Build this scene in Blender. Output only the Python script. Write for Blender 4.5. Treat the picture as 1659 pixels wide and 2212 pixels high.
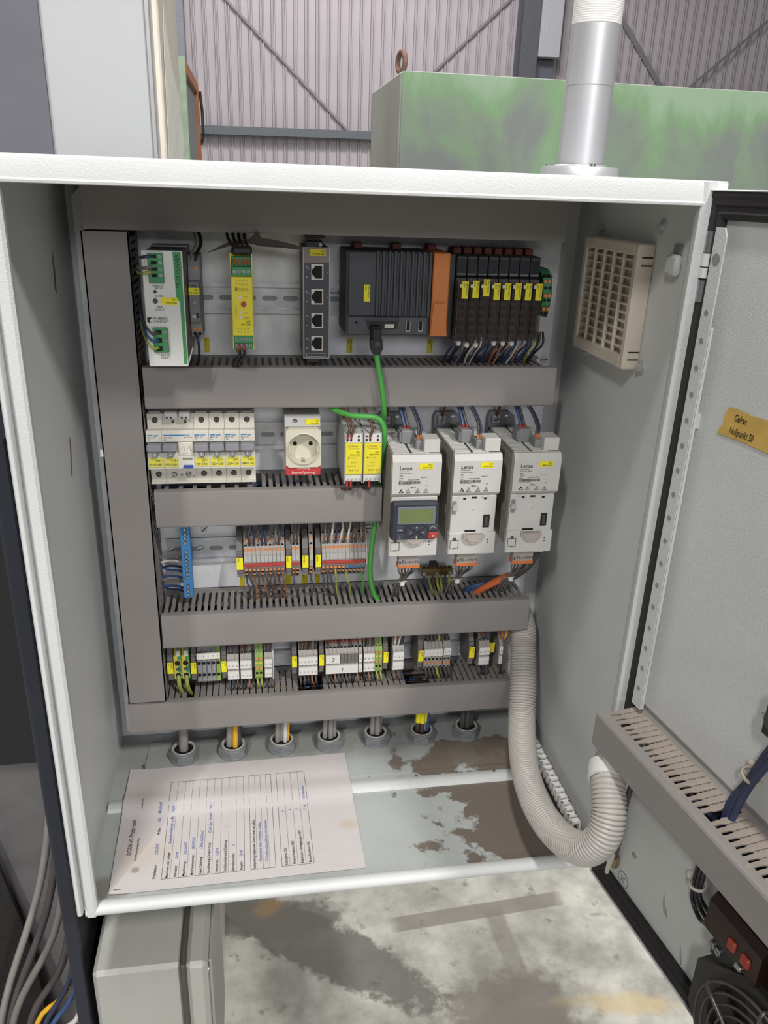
import bpy, bmesh, math, random
from mathutils import Vector, Matrix
rnd = random.Random(7)
for o in list(bpy.data.objects): bpy.data.objects.remove(o)
scene = bpy.context.scene
GROUND = 790.0            # the cabinet floor stands this far above the hall floor (mm); all lengths below are mm
S = 0.001
def W(p): return Vector((p[0]*S, p[1]*S, (p[2]+GROUND)*S))

# ---------------------------------------------------------------- camera
FPX = 1729.21
RX = Vector((0.98734874, -0.15501093, 0.0333777))
RY = Vector((0.15613787, 0.91377876, -0.37500579))
RZ = Vector((0.02763016, 0.37547302, 0.92642139))
CAM = Vector((309.502, -700.258, 759.578))
cd = bpy.data.cameras.new('camera'); cam = bpy.data.objects.new('camera', cd); scene.collection.objects.link(cam)
cd.sensor_fit = 'HORIZONTAL'; cd.sensor_width = 36.0; cd.lens = FPX/1659*36.0; cd.clip_start = 0.02; cd.clip_end = 200
m = Matrix.Identity(4)
for i in range(3): m[i][0] = RX[i]; m[i][1] = RZ[i]; m[i][2] = -RY[i]
m.translation = W(CAM); cam.matrix_world = m
scene.camera = cam

# ---------------------------------------------------------------- world, lamps, exposure
wd = bpy.data.worlds.new('hall_ambience'); scene.world = wd; wd.use_nodes = True
bg = wd.node_tree.nodes['Background']; bg.inputs[0].default_value = (0.93, 0.95, 1.0, 1); bg.inputs[1].default_value = 0.165
def lamp(name, loc, target, size, size_y, power, col):
    l = bpy.data.lights.new(name, 'AREA'); l.shape = 'RECTANGLE'; l.size = size; l.size_y = size_y; l.energy = power; l.color = col
    o = bpy.data.objects.new(name, l); scene.collection.objects.link(o)
    o.location = loc; d = Vector(target)-Vector(loc); o.rotation_euler = d.to_track_quat('-Z', 'Y').to_euler()
    return o
lamp('hall_lamp_a', (-2.2, -4.9, 5.6), (0.4, 0.2, 1.2), 0.25, 0.8, 165, (1.0, 0.98, 0.95))
lamp('hall_lamp_b', (2.5, -4.3, 6.0), (0.4, 0.2, 1.2), 0.2, 0.7, 245, (1.0, 0.98, 0.95))
lamp('hall_lamp_c', (-0.5, -1.95, 8.2), (0.2, -1.9, 0.0), 0.5, 0.5, 310, (1.0, 0.98, 0.95))
lamp('gate_daylight', (1.2, -12.0, 4.6), (0.4, 0.2, 1.3), 4.0, 2.2, 350, (0.96, 0.96, 1.0))
lamp('roof_light', (-0.2, 4.2, 7.6), (0.0, 4.4, 0.0), 7.0, 5.0, 560, (1.0, 0.98, 0.97))  # unseen fill added to brighten the hall background and the cabinet top
lamp('wall_lamp', (2.0, 8.2, 6.6), (2.0, 13.5, 2.4), 3.0, 1.0, 330, (1.0, 0.95, 0.97))  # unseen fill added to brighten the back wall
scene.view_settings.view_transform = 'Standard'; scene.view_settings.look = 'None'
scene.view_settings.exposure = 0.0; scene.view_settings.gamma = 1.0; scene.view_settings.use_curve_mapping = False

# ---------------------------------------------------------------- helpers
def ray(u, v): return RX*((u-829.5)/FPX)+RY-RZ*((v-1106)/FPX)
def at(u, v, y=None, z=None, x=None):
    d = ray(u, v)
    t = (y-CAM.y)/d.y if y is not None else (z-CAM.z)/d.z if z is not None else (x-CAM.x)/d.x
    return CAM+d*t
def atd(u, v, depth): return CAM+ray(u, v)*depth
def lin(h):
    h = h.lstrip('#'); r = []
    for i in (0, 2, 4):
        c = int(h[i:i+2], 16)/255; r.append(c/12.92 if c <= .04045 else ((c+.055)/1.055)**2.4)
    return (*r, 1)
MATS = {}
def mat(name, col, rough=.5, metal=0., var=.12, scale=30., bump=0., bscale=400., spec=.5, alpha=1., emit=0.):
    """procedural principled material: base colour with a faint noise mottling, optional fine relief"""
    if name in MATS: return MATS[name]
    M = bpy.data.materials.new(name); M.use_nodes = True; nt = M.node_tree; N = nt.nodes; L = nt.links; p = N['Principled BSDF']
    c = lin(col) if isinstance(col, str) else col
    tc = N.new('ShaderNodeTexCoord'); nz = N.new('ShaderNodeTexNoise'); nz.inputs['Scale'].default_value = scale; nz.inputs['Detail'].default_value = 4
    L.new(tc.outputs['Object'], nz.inputs['Vector'])
    rp = N.new('ShaderNodeValToRGB'); rp.color_ramp.elements[0].position = .3; rp.color_ramp.elements[1].position = .72
    rp.color_ramp.elements[0].color = tuple(x*(1-var) for x in c[:3])+(1,); rp.color_ramp.elements[1].color = tuple(min(1, x*(1+var*.5)) for x in c[:3])+(1,)
    L.new(nz.outputs['Fac'], rp.inputs['Fac']); L.new(rp.outputs['Color'], p.inputs['Base Color'])
    p.inputs['Roughness'].default_value = rough; p.inputs['Metallic'].default_value = metal; p.inputs['Specular IOR Level'].default_value = spec
    if bump:
        n2 = N.new('ShaderNodeTexNoise'); n2.inputs['Scale'].default_value = bscale; n2.inputs['Detail'].default_value = 2
        L.new(tc.outputs['Object'], n2.inputs['Vector'])
        b = N.new('ShaderNodeBump'); b.inputs['Strength'].default_value = bump; b.inputs['Distance'].default_value = .001
        L.new(n2.outputs['Fac'], b.inputs['Height']); L.new(b.outputs['Normal'], p.inputs['Normal'])
    if alpha < 1: p.inputs['Alpha'].default_value = alpha
    MATS[name] = M; return M

class B:
    """collects mesh pieces in mm"""
    def __init__(s): s.v = []; s.f = []
    def add(s, vs, fs):
        k = len(s.v); s.v += [tuple(p) for p in vs]; s.f += [tuple(i+k for i in f) for f in fs]; return s
    def box(s, x0, x1, y0, y1, z0, z1):
        vs = [(x, y, z) for x in (x0, x1) for y in (y0, y1) for z in (z0, z1)]
        return s.add(vs, [(0, 1, 3, 2), (4, 6, 7, 5), (0, 4, 5, 1), (2, 3, 7, 6), (0, 2, 6, 4), (1, 5, 7, 3)])
    def cbox(s, x0, x1, y0, y1, z0, z1, c=1.):
        X = (x0, x1); Y = (y0, y1); Z = (z0, z1); vs = []; ix = {}
        c = min(c, abs(x1-x0)*.45, abs(y1-y0)*.45, abs(z1-z0)*.45)
        for i in (0, 1):
            for j in (0, 1):
                for k in (0, 1):
                    dx = c if i == 0 else -c; dy = c if j == 0 else -c; dz = c if k == 0 else -c
                    for a in range(3):
                        p = [X[i]+dx, Y[j]+dy, Z[k]+dz]; p[a] = (X[i], Y[j], Z[k])[a]
                        ix[i, j, k, a] = len(vs); vs.append(p)
        f = []
        for i in (0, 1): f.append([ix[i, j, k, 0] for j, k in ((0, 0), (1, 0), (1, 1), (0, 1))])
        for j in (0, 1): f.append([ix[i, j, k, 1] for i, k in ((0, 0), (1, 0), (1, 1), (0, 1))])
        for k in (0, 1): f.append([ix[i, j, k, 2] for i, j in ((0, 0), (1, 0), (1, 1), (0, 1))])
        for j in (0, 1):
            for k in (0, 1): f.append([ix[0, j, k, 1], ix[1, j, k, 1], ix[1, j, k, 2], ix[0, j, k, 2]])
        for i in (0, 1):
            for k in (0, 1): f.append([ix[i, 0, k, 0], ix[i, 1, k, 0], ix[i, 1, k, 2], ix[i, 0, k, 2]])
        for i in (0, 1):
            for j in (0, 1): f.append([ix[i, j, 0, 0], ix[i, j, 1, 0], ix[i, j, 1, 1], ix[i, j, 0, 1]])
        for i in (0, 1):
            for j in (0, 1):
                for k in (0, 1): f.append([ix[i, j, k, 0], ix[i, j, k, 1], ix[i, j, k, 2]])
        return s.add(vs, f)
    def prism(s, poly, ax, a0, a1):
        n = len(poly); P = {'x': lambda a, p: (a, p[0], p[1]), 'y': lambda a, p: (p[0], a, p[1]), 'z': lambda a, p: (p[0], p[1], a)}[ax]
        vs = [P(a0, p) for p in poly]+[P(a1, p) for p in poly]
        return s.add(vs, [tuple(range(n)), tuple(range(2*n-1, n-1, -1))]+[(i, (i+1) % n, n+(i+1) % n, n+i) for i in range(n)])
    def cyl(s, c, d, r, h, n=12, r2=None, cap=True):
        c = Vector(c); d = Vector(d).normalized(); a = d.orthogonal().normalized(); b = d.cross(a); r2 = r if r2 is None else r2
        vs = []
        for q, rr in ((c, r), (c+d*h, r2)):
            vs += [q+a*math.cos(2*math.pi*i/n)*rr+b*math.sin(2*math.pi*i/n)*rr for i in range(n)]
        fs = [(i, (i+1) % n, n+(i+1) % n, n+i) for i in range(n)]
        if cap: fs += [tuple(range(n)), tuple(range(2*n-1, n-1, -1))]
        return s.add(vs, fs)
    def lathe(s, c, d, prof, n=24, cap0=False, cap1=False):
        """prof: (radius, height) pairs along d"""
        c = Vector(c); d = Vector(d).normalized(); a = d.orthogonal().normalized(); b = d.cross(a); vs = []; fs = []
        for r, h in prof: vs += [c+d*h+(a*math.cos(2*math.pi*i/n)+b*math.sin(2*math.pi*i/n))*r for i in range(n)]
        for k in range(len(prof)-1): fs += [(k*n+i, k*n+(i+1) % n, (k+1)*n+(i+1) % n, (k+1)*n+i) for i in range(n)]
        if cap0: fs.append(tuple(range(n)))
        if cap1: fs.append(tuple(range((len(prof)-1)*n, len(prof)*n)))
        return s.add(vs, fs)
    def tube(s, pts, r, n=6, radii=None, cap=True):
        pts = [Vector(p) for p in pts]; m_ = len(pts); vs = []; fs = []; t0 = (pts[1]-pts[0]).normalized(); a = t0.orthogonal().normalized()
        for k, p in enumerate(pts):
            t = (pts[min(k+1, m_-1)]-pts[max(k-1, 0)]).normalized(); a = (a-t*a.dot(t)).normalized(); b = t.cross(a); rr = radii[k] if radii else r
            vs += [p+(a*math.cos(2*math.pi*i/n)+b*math.sin(2*math.pi*i/n))*rr for i in range(n)]
        for k in range(m_-1): fs += [(k*n+i, k*n+(i+1) % n, (k+1)*n+(i+1) % n, (k+1)*n+i) for i in range(n)]
        if cap: fs += [tuple(range(n)), tuple(range((m_-1)*n, m_*n))]
        return s.add(vs, fs)
    def torus(s, c, d, R, r, n=28, k=8):
        c = Vector(c); d = Vector(d).normalized(); a = d.orthogonal().normalized(); b = d.cross(a); vs = []; fs = []
        for i in range(n):
            e = a*math.cos(2*math.pi*i/n)+b*math.sin(2*math.pi*i/n)
            vs += [c+e*(R+r*math.cos(2*math.pi*j/k))+d*r*math.sin(2*math.pi*j/k) for j in range(k)]
        for i in range(n):
            for j in range(k): fs.append((i*k+j, i*k+(j+1) % k, ((i+1) % n)*k+(j+1) % k, ((i+1) % n)*k+j))
        return s.add(vs, fs)
    def quad(s, *p): return s.add(p, [tuple(range(len(p)))])
    def slab(s, pts, off):
        """flat polygon given a thickness vector"""
        n = len(pts); o = Vector(off); vs = [Vector(p) for p in pts]+[Vector(p)+o for p in pts]
        return s.add(vs, [tuple(range(n)), tuple(range(2*n-1, n-1, -1))]+[(i, (i+1) % n, n+(i+1) % n, n+i) for i in range(n)])
    def text(s, t, o, h, dx=(1, 0, 0), up=(0, 0, 1), align='LEFT', shear=0., wid=1.):
        vs, fs = glyphs(t, align, shear); o = Vector(o); dx = Vector(dx)*(h/.69)*wid; up = Vector(up)*(h/.69)
        return s.add([o+dx*a+up*b for a, b in vs], fs)
GL = {}
def glyphs(t, align, shear):
    k = (t, align, shear)
    if k not in GL:
        c = bpy.data.curves.new('t', 'FONT'); c.body = t; c.size = 1; c.align_x = align; c.resolution_u = 2; c.fill_mode = 'FRONT'; c.shear = shear; c.offset = .012
        o = bpy.data.objects.new('t', c); me = bpy.data.meshes.new_from_object(o)
        GL[k] = ([(v.co.x, v.co.y) for v in me.vertices], [tuple(p.vertices) for p in me.polygons])
        bpy.data.meshes.remove(me); bpy.data.objects.remove(o); bpy.data.curves.remove(c)
    return GL[k]
def smooth(pts, k=5):
    """Catmull-Rom through the points"""
    P = [Vector(p) for p in pts]; P = [P[0]*2-P[1]]+P+[P[-1]*2-P[-2]]; out = []
    for i in range(1, len(P)-2):
        for j in range(k):
            t = j/k; a, b, c, d = P[i-1:i+3]
            out.append(.5*((2*b)+(c-a)*t+(2*a-5*b+4*c-d)*t*t+(3*b-a-3*c+d)*t**3))
    out.append(P[-2]); return out
ORG = {}
def mesh(name, b, m, org=(0, 0, 0), sm=0):
    me = bpy.data.meshes.new(name); o = Vector(org)
    me.from_pydata([((v[0]-o[0])*S, (v[1]-o[1])*S, (v[2]-o[2])*S) for v in b.v], [], b.f)
    bm = bmesh.new(); bm.from_mesh(me)
    if len(bm.faces) and not name.startswith('lettering'): bmesh.ops.recalc_face_normals(bm, faces=bm.faces)
    bm.to_mesh(me); bm.free()
    if sm:
        me.shade_smooth(); me.set_sharp_from_angle(angle=math.radians(sm))
    me.materials.append(m); return me
def props(o, label=None, cat=None, group=None, kind=None):
    if label: o['label'] = label
    if cat: o['category'] = cat
    if group: o['group'] = group
    if kind: o['kind'] = kind
    return o
def link(name, data): o = bpy.data.objects.new(name, data); scene.collection.objects.link(o); return o
def thing(name, label, cat, org, group=None, kind=None):
    o = link(name, None); o.empty_display_size = .02; o.location = W(org); ORG[o.name] = Vector(org); return props(o, label, cat, group, kind)
def part(p, name, b, m, sm=0, label=None, kind=None):
    o = link(name, mesh(name, b, m, ORG[p.name], sm)); o.parent = p; ORG[o.name] = ORG[p.name]; return props(o, label, kind=kind)
def piece(p, name, me, at_=(0, 0, 0), rot=None, kind=None):
    """another piece sharing mesh data, placed at a world point (mm)"""
    o = link(name, me); o.parent = p; o.location = (Vector(at_)-ORG[p.name])*S; ORG[o.name] = ORG[p.name]
    if rot: o.rotation_euler = rot
    return props(o, kind=kind)
def single(name, b, m, label, cat, group=None, sm=0, kind=None, org=None):
    if org is None:
        n = len(b.v); org = (sum(v[0] for v in b.v)/n, sum(v[1] for v in b.v)/n, min(v[2] for v in b.v))
    o = link(name, mesh(name, b, m, org, sm)); o.location = W(org); ORG[o.name] = Vector(org); return props(o, label, cat, group, kind)
def dup(o, loc=None, parent=None, label=None):
    c = o.copy(); scene.collection.objects.link(c); c.parent = parent
    ORG[c.name] = Vector(loc) if loc is not None else ORG[parent.name]
    if loc is not None: c.location = W(loc)
    if label: c['label'] = label
    for ch in list(o.children): dup(ch, None, c)
    return c
def wire(name, pts, r, m, label, cat='wire', group=None, n=6, k=5): return single(name, B().tube(smooth(pts, k), r, n), m, label, cat, group, sm=60)
def hexa(cx, cz, r, a0=0): return [(cx+r*math.cos(a0+i*math.pi/3), cz+r*math.sin(a0+i*math.pi/3)) for i in range(6)]
def circ(cx, cz, r, n=16, a0=0, a1=2*math.pi): return [(cx+r*math.cos(a0+(a1-a0)*i/n), cz+r*math.sin(a0+(a1-a0)*i/n)) for i in range(n+(a1-a0 < 6.28))]

# ---------------------------------------------------------------- materials
paint = mat('cabinet_paint', '#cacccb', .42, var=.07, scale=6, bump=.35, bscale=700)
duct_m = mat('grey_duct_plastic', '#888380', .5, var=.08, scale=9)
dust_m = mat('dusty_duct_plastic', '#978c82', .8, var=.2, scale=40)
zinc = mat('zinc_plated_steel', '#c3c5c7', .34, .35, var=.2, scale=55)
plate_m = mat('galvanised_plate', '#e2e3e4', .4, .05, var=.22, scale=28)
steel = mat('bright_steel', '#b9bcbe', .28, .95, var=.1)
darksteel = mat('dark_steel', '#4b4b4b', .5, .6)
white = mat('white_plastic', '#d8d8d4', .42, var=.04)
warmw = mat('warm_white_plastic', '#d6d2c6', .42, var=.05)
lgrey = mat('light_grey_plastic', '#b4b3b0', .45, var=.05)
mgrey = mat('mid_grey_plastic', '#8b8b8c', .5, var=.06)
dgrey = mat('dark_grey_plastic', '#45464a', .5, var=.08)
black = mat('black_plastic', '#1b1b1e', .5, var=.1)
hole = mat('dark_opening', '#08080a', .8, var=.1)
green = mat('green_connector_plastic', '#3c8a55', .45, var=.08)
gstripe = mat('green_print', '#3f8f55', .45, var=.04)
yel = mat('yellow_housing_plastic', '#e6d63a', .45, var=.04)
lab = mat('yellow_label_film', '#ece01d', .5, var=.03)
labd = mat('yellow_plate_label', '#cdbd16', .6, var=.05)
ink = mat('black_print', '#151515', .6, var=.05)
inkg = mat('grey_print', '#6d6d6d', .6, var=.05)
inky = mat('olive_print', '#9a8c1a', .6, var=.05)
blueink = mat('blue_pen_ink', '#5a6ea0', .6, var=.05)
orange = mat('orange_plastic', '#cf7b3d', .5, var=.06)
orbtn = mat('orange_release_plastic', '#d98a55', .5, var=.06)
redc = mat('red_plastic', '#b03a33', .5, var=.08)
brownt = mat('rust_brown_plastic', '#7e4438', .6, var=.1)
bluep = mat('blue_terminal_plastic', '#3d7fb8', .45, var=.05)
bluel = mat('blue_print', '#2f78b5', .5, var=.03)
navy = mat('navy_button_plastic', '#2b4a9a', .5, var=.05)
termg = mat('grey_terminal_plastic', '#9d9892', .5, var=.06)
clampg = mat('end_clamp_plastic', '#6f6a66', .55, var=.08)
redw = mat('red_sign_plastic', '#c13a37', .5, var=.04)
cream = mat('cream_plastic', '#d5d0bd', .42, var=.04)
rubber = mat('black_rubber', '#2b2829', .75, var=.2, scale=60)
w_black = mat('black_wire', '#1e1d20', .45); w_grey = mat('grey_wire', '#77726f', .5); w_blue = mat('blue_wire', '#39507e', .45)
w_dblue = mat('dark_blue_wire', '#2e3550', .45); w_brown = mat('brown_wire', '#5d4438', .5); w_white = mat('white_wire', '#d2cfc8', .45)
w_green = mat('green_cable_jacket', '#4fa24a', .42, var=.05); w_gy = mat('green_yellow_wire', '#9aa24a', .45, var=.35, scale=120)
w_orange = mat('orange_wire', '#c8683a', .5); w_pink = mat('pink_wire', '#b98a86', .5); w_dg = mat('dark_grey_wire', '#4a4546', .5)
w_cable = mat('grey_cable_jacket', '#8c8985', .5); w_yel = mat('yellow_wire_jacket', '#dcab2a', .45); w_lbrown = mat('copper_brown_wire', '#8a5f46', .5)
tie_m = mat('white_cable_tie', '#d8d5cc', .5)
def screw(p, c, d, r, m=steel, slot=True, name='screw', depth=1.2):
    """slotted screw head facing along d"""
    o = part(p, name, B().cyl(c, d, r, depth, 12), m, 40)
    if slot:
        d = Vector(d).normalized(); a = d.orthogonal().normalized(); a = (a+d.cross(a)*rnd.uniform(-1, 1)).normalized(); b = d.cross(a); c = Vector(c)+d*depth
        part(o, 'slot', B().slab([c+a*r*.9+b*r*.13, c-a*r*.9+b*r*.13, c-a*r*.9-b*r*.13, c+a*r*.9-b*r*.13], d*.12), hole)
    return o
FRONT = (0, -1, 0)
def ylabel(p, x0, x1, z0, z1, y, l1, l2=None, vert=False, m=None, t=.4, h=None):
    """yellow marking plate facing the front"""
    def fit(s, room, h, w=.85):
        vs = glyphs(s, 'LEFT', 0)[0]; return min(w, room/((max(v[0] for v in vs)+.02)*h/.69))
    o = part(p, 'label_plate', B().box(x0, x1, y-t, y, z0, z1), m or lab)
    b = B(); yy = y-t-.12
    if vert:
        w = x1-x0; h = h or w*.27
        b.text(l1, (x0+w*.42, yy, z1-1), h, (0, 0, 1), (-1, 0, 0), 'RIGHT', wid=fit(l1, z1-z0-2, h))
        if l2: b.text(l2, (x1-w*.12, yy, z1-1), h, (0, 0, 1), (-1, 0, 0), 'RIGHT', wid=fit(l2, z1-z0-2, h))
    else:
        hh = z1-z0; h = h or hh*.27
        b.text(l1, (x1-.5, yy, z0+hh*.58), h, align='RIGHT', wid=fit(l1, x1-x0-1, h))
        if l2: b.text(l2, (x1-.5, yy, z0+hh*.14), h, align='RIGHT', wid=fit(l2, x1-x0-1, h))
    part(o, 'lettering', b, ink); return o
# ================================================================ THE HALL
def stain_mat(name, base, specks, shapes, rough=.75):
    """concrete-like surface: mottled base, fine specks and a few stains and painted shadows.
    shapes: (cx, cy, rx, ry, angle, softness, noise, colour, strength, box) in metres of object space"""
    M = bpy.data.materials.new(name); M.use_nodes = True; nt = M.node_tree; N = nt.nodes; L = nt.links; p = N['Principled BSDF']
    p.inputs['Roughness'].default_value = rough
    tc = N.new('ShaderNodeTexCoord')
    def noise(sc, det=5):
        n = N.new('ShaderNodeTexNoise'); n.inputs['Scale'].default_value = sc; n.inputs['Detail'].default_value = det; n.inputs['Roughness'].default_value = .62
        L.new(tc.outputs['Object'], n.inputs['Vector']); return n.outputs['Fac']
    def math_(op, a, b=None, clamp=False):
        n = N.new('ShaderNodeMath'); n.operation = op; n.use_clamp = clamp
        for i, x in enumerate((a, b)):
            if x is None: continue
            if hasattr(x, 'links'): L.new(x, n.inputs[i])
            else: n.inputs[i].default_value = x
        return n.outputs[0]
    def mix(f, a, b):
        n = N.new('ShaderNodeMix'); n.data_type = 'RGBA'
        L.new(f, n.inputs['Factor'])
        for i, x in ((6, a), (7, b)):
            if hasattr(x, 'links'): L.new(x, n.inputs[i])
            else: n.inputs[i].default_value = x
        return n.outputs[2]
    c0, c1 = lin(base[0]), lin(base[1])
    rp = N.new('ShaderNodeValToRGB'); rp.color_ramp.elements[0].color = c0; rp.color_ramp.elements[1].color = c1
    rp.color_ramp.elements[0].position = .35; rp.color_ramp.elements[1].position = .62
    L.new(noise(specks[0]), rp.inputs['Fac']); col = rp.outputs['Color']
    f = math_('MULTIPLY', math_('SUBTRACT', noise(specks[1], 8), specks[2]), 9., True); col = mix(f, col, lin(specks[3]))
    big, fine = noise(9), noise(34)
    for cx, cy, rx, ry, ang, soft, nz, colr, st, bx in shapes:
        mp = N.new('ShaderNodeMapping'); mp.vector_type = 'TEXTURE'
        mp.inputs['Location'].default_value = (cx, cy, 0); mp.inputs['Rotation'].default_value = (0, 0, ang); mp.inputs['Scale'].default_value = (rx, ry, 1)
        L.new(tc.outputs['Object'], mp.inputs['Vector'])
        sp = N.new('ShaderNodeSeparateXYZ'); L.new(mp.outputs[0], sp.inputs[0])
        ax, ay = math_('ABSOLUTE', sp.outputs[0]), math_('ABSOLUTE', sp.outputs[1])
        d = math_('MAXIMUM', ax, ay) if bx else math_('SQRT', math_('ADD', math_('MULTIPLY', ax, ax), math_('MULTIPLY', ay, ay)))
        d = math_('ADD', d, math_('MULTIPLY', math_('SUBTRACT', big, .5), nz)); d = math_('ADD', d, math_('MULTIPLY', math_('SUBTRACT', fine, .5), nz*.8))
        f = math_('MULTIPLY', math_('MULTIPLY', math_('SUBTRACT', 1., d), 1/soft, True), st); col = mix(f, col, lin(colr))
    L.new(col, p.inputs['Base Color'])
    b = N.new('ShaderNodeBump'); b.inputs['Strength'].default_value = .3; b.inputs['Distance'].default_value = .002
    L.new(noise(60), b.inputs['Height']); L.new(b.outputs[0], p.inputs['Normal'])
    return M
concrete = stain_mat('stained_concrete', ('#84827a', '#b3b1a8'), (7., 22., .6, '#6d695f'), [
    (.41, .58, .31, .075, -.62, .18, .9, '#57544e', .85, False), (.30, .66, .22, .06, -.1, .25, .9, '#5d5952', .8, False),
    (.79, .617, .215, .021, .06, .12, .12, '#726b62', .75, True), (.83, .52, .026, .12, .05, .35, .3, '#716b62', .6, True),  # last box: a person's cast shadow painted as a soft dark band
    (.80, .36, .20, .13, .1, .4, .8, '#5f5b54', .8, False), (.31, .69, .05, .03, .3, .5, .8, '#97753f', .5, False),  # first ellipse and the last one below widen that painted shadow
    (1.02, .36, .16, .03, -.15, .5, 1.2, '#b39a63', .5, False), (.80, .31, .17, .07, .2, .4, .9, '#6b675e', .7, False)])
fl = link('floor', mesh('floor', B().box(-6500, 21000, -4500, 13560, -GROUND-60, -GROUND), concrete, (0, 0, -GROUND))); fl.location = (0, 0, 0); props(fl, kind='structure')
wall_m = mat('painted_sheet_wall', '#aaa4a7', .6, .1, var=.12, scale=1.2)
girt_m = mat('girt_steel_paint', '#5f6468', .6, .2)
wall = thing('wall_back', None, None, (0, 13560, -GROUND), kind='structure')
pr = [(0, 0), (104, 0), (111, -42), (124, -42), (131, -14), (142, -14), (149, -42), (163, -42), (171, 0)]
bp_ = B(); k_ = len(pr)
bp_.add([(x, y, z) for z in (0, 7500) for x, y in pr]+[(x, y+3, z) for z in (0, 7500) for x, y in pr],
        [(i, i+1, k_+i+1, k_+i) for i in range(k_-1)]+[(2*k_+i, 3*k_+i, 3*k_+i+1, 2*k_+i+1) for i in range(k_-1)])
wp = mesh('wall_panel', bp_, wall_m)
for i in range(150): piece(wall, 'wall_panel', wp, (-5200+i*171, 13560, -GROUND))
def beam(name, label, p0, p1, w, h, m, cat='beam', group=None):
    p0, p1 = Vector(p0), Vector(p1); d = (p1-p0).normalized(); a = Vector((0, 1, 0)); b = d.cross(a).normalized()
    vs = [p+a*sa*w/2+b*sb*h/2 for p in (p0, p1) for sa, sb in ((-1, -1), (1, -1), (1, 1), (-1, 1))]
    single(name, B().add(vs, [(0, 1, 2, 3), (7, 6, 5, 4)]+[(i, (i+1) % 4, 4+(i+1) % 4, 4+i) for i in range(4)]), m, label, cat, group)
beam('girt', 'dark grey horizontal steel beam along the sheet wall beside the green block', (-520, 13400, 1508), (3000, 13400, 1540), 140, 120, girt_m)
rod = mat('grey_brace_rod', '#7d7c80', .6, .3)
R_ = 'diagonal bracing rods on the sheet wall'
for (p0, p1, l_) in (((20, 13500, 3330), (1960, 13500, 1560), 'thin bracing rod running down to the horizontal beam'), ((2250, 13500, 1560), (4600, 13500, 3700), 'thin bracing rod rising from behind the lifting eye towards the dark column'),
                 ((5900, 13500, 3900), (7600, 13500, 2000), 'broad bracing bar falling behind the signal tower towards the right'), ((7200, 13500, 2100), (9300, 13500, 3900), 'thin bracing rod rising beyond the signal tower')):
    beam('brace_rod', l_, p0 if 'beyond' not in l_ else (p0[0], 13440, p0[2]), p1 if 'beyond' not in l_ else (p1[0], 13440, p1[2]), 24, 34 if 'broad' not in l_ else 80, rod, 'brace', R_)
col_m = mat('dark_column_paint', '#55565c', .6, .1)
co = thing('steel_column', 'dark steel wall column behind the green block', 'column', (4730, 13300, -GROUND))
part(co, 'flange', B().box(4590, 4870, 13180, 13200, -GROUND, 6500), col_m); part(co, 'web', B().box(4722, 4738, 13200, 13466, -GROUND, 6500), col_m); part(co, 'flange', B().box(4590, 4870, 13466, 13486, -GROUND, 6500), col_m)
single('wall_box', B().cbox(4880, 5230, 13150, 13480, 2760, 4200, 10), mat('pale_box_paint', '#a8a9ad', .6), 'pale grey box high on the wall beside the dark steel column', 'box')
single('wall_opening', B().box(4880, 5220, 13360, 13500, 2050, 2750), mat('dark_panel_paint', '#5b5c66', .7), 'dark panel under the pale box beside the steel column', 'panel')
single('roller_post', B().cbox(-1150, -560, 13200, 13450, -GROUND, 6500, 8), mat('grey_post_paint', '#7f8288', .6), 'broad grey wall post beside the white machine housing', 'column')
# green block
gb_m = stain_mat('worn_green_paint', ('#7d8a7c', '#8fb088'), (2.6, 9., .66, '#6c706f'), [], .7)
gb = thing('concrete_block', 'large block with worn green painted front and a lifting eye', 'block', (2000, 3300, -GROUND))
part(gb, 'body', B().cbox(1000, 3300, 3306, 4240, -GROUND, 1252, 12), mat('grey_block_side', '#a9aaa2', .75, var=.15, scale=2.))
def noisy_paint():
    M = bpy.data.materials.new('flaking_green_paint'); M.use_nodes = True; nt = M.node_tree; N = nt.nodes; L = nt.links; p = N['Principled BSDF']; p.inputs['Roughness'].default_value = .7
    tc = N.new('ShaderNodeTexCoord'); n = N.new('ShaderNodeTexNoise'); n.inputs['Scale'].default_value = 2.2; n.inputs['Detail'].default_value = 9; n.inputs['Roughness'].default_value = .6; n.inputs['Distortion'].default_value = .5
    mp = N.new('ShaderNodeMapping'); mp.inputs['Scale'].default_value = (1.3, 1, .6); L.new(tc.outputs['Object'], mp.inputs[0]); L.new(mp.outputs[0], n.inputs['Vector'])
    sp = N.new('ShaderNodeSeparateXYZ'); L.new(tc.outputs['Object'], sp.inputs[0])
    # the paint has stayed along the top edge and flaked off below it
    mr = N.new('ShaderNodeMapRange'); mr.inputs['From Min'].default_value = 1.85; mr.inputs['From Max'].default_value = 2.04; mr.inputs['To Min'].default_value = 0.; mr.inputs['To Max'].default_value = .2
    L.new(sp.outputs[2], mr.inputs[0]); a = N.new('ShaderNodeMath'); a.operation = 'ADD'; L.new(n.outputs['Fac'], a.inputs[0]); L.new(mr.outputs[0], a.inputs[1])
    r = N.new('ShaderNodeValToRGB'); e = r.color_ramp.elements; e[0].position = .45; e[0].color = lin('#7f8582'); e[1].position = .74; e[1].color = lin('#96b093')
    x = e.new(.56); x.color = lin('#83957f'); x = e.new(.62); x.color = lin('#7fa079')
    L.new(a.outputs[0], r.inputs[0]); L.new(r.outputs[0], p.inputs['Base Color']); return M
part(gb, 'painted_front', B().box(1006, 3296, 3299, 3306.5, -GROUND+4, 1247), noisy_paint())
part(gb, 'lifting_eye', B().torus((1030, 3480, 1305), (1, .25, 0), 42, 13, 22, 8).cyl((1030, 3480, 1240), (0, 0, 1), 16, 30), mat('rusty_steel', '#8d6f62', .8, .3, var=.3, scale=60), 60, 'rusty lifting eye')
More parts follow.
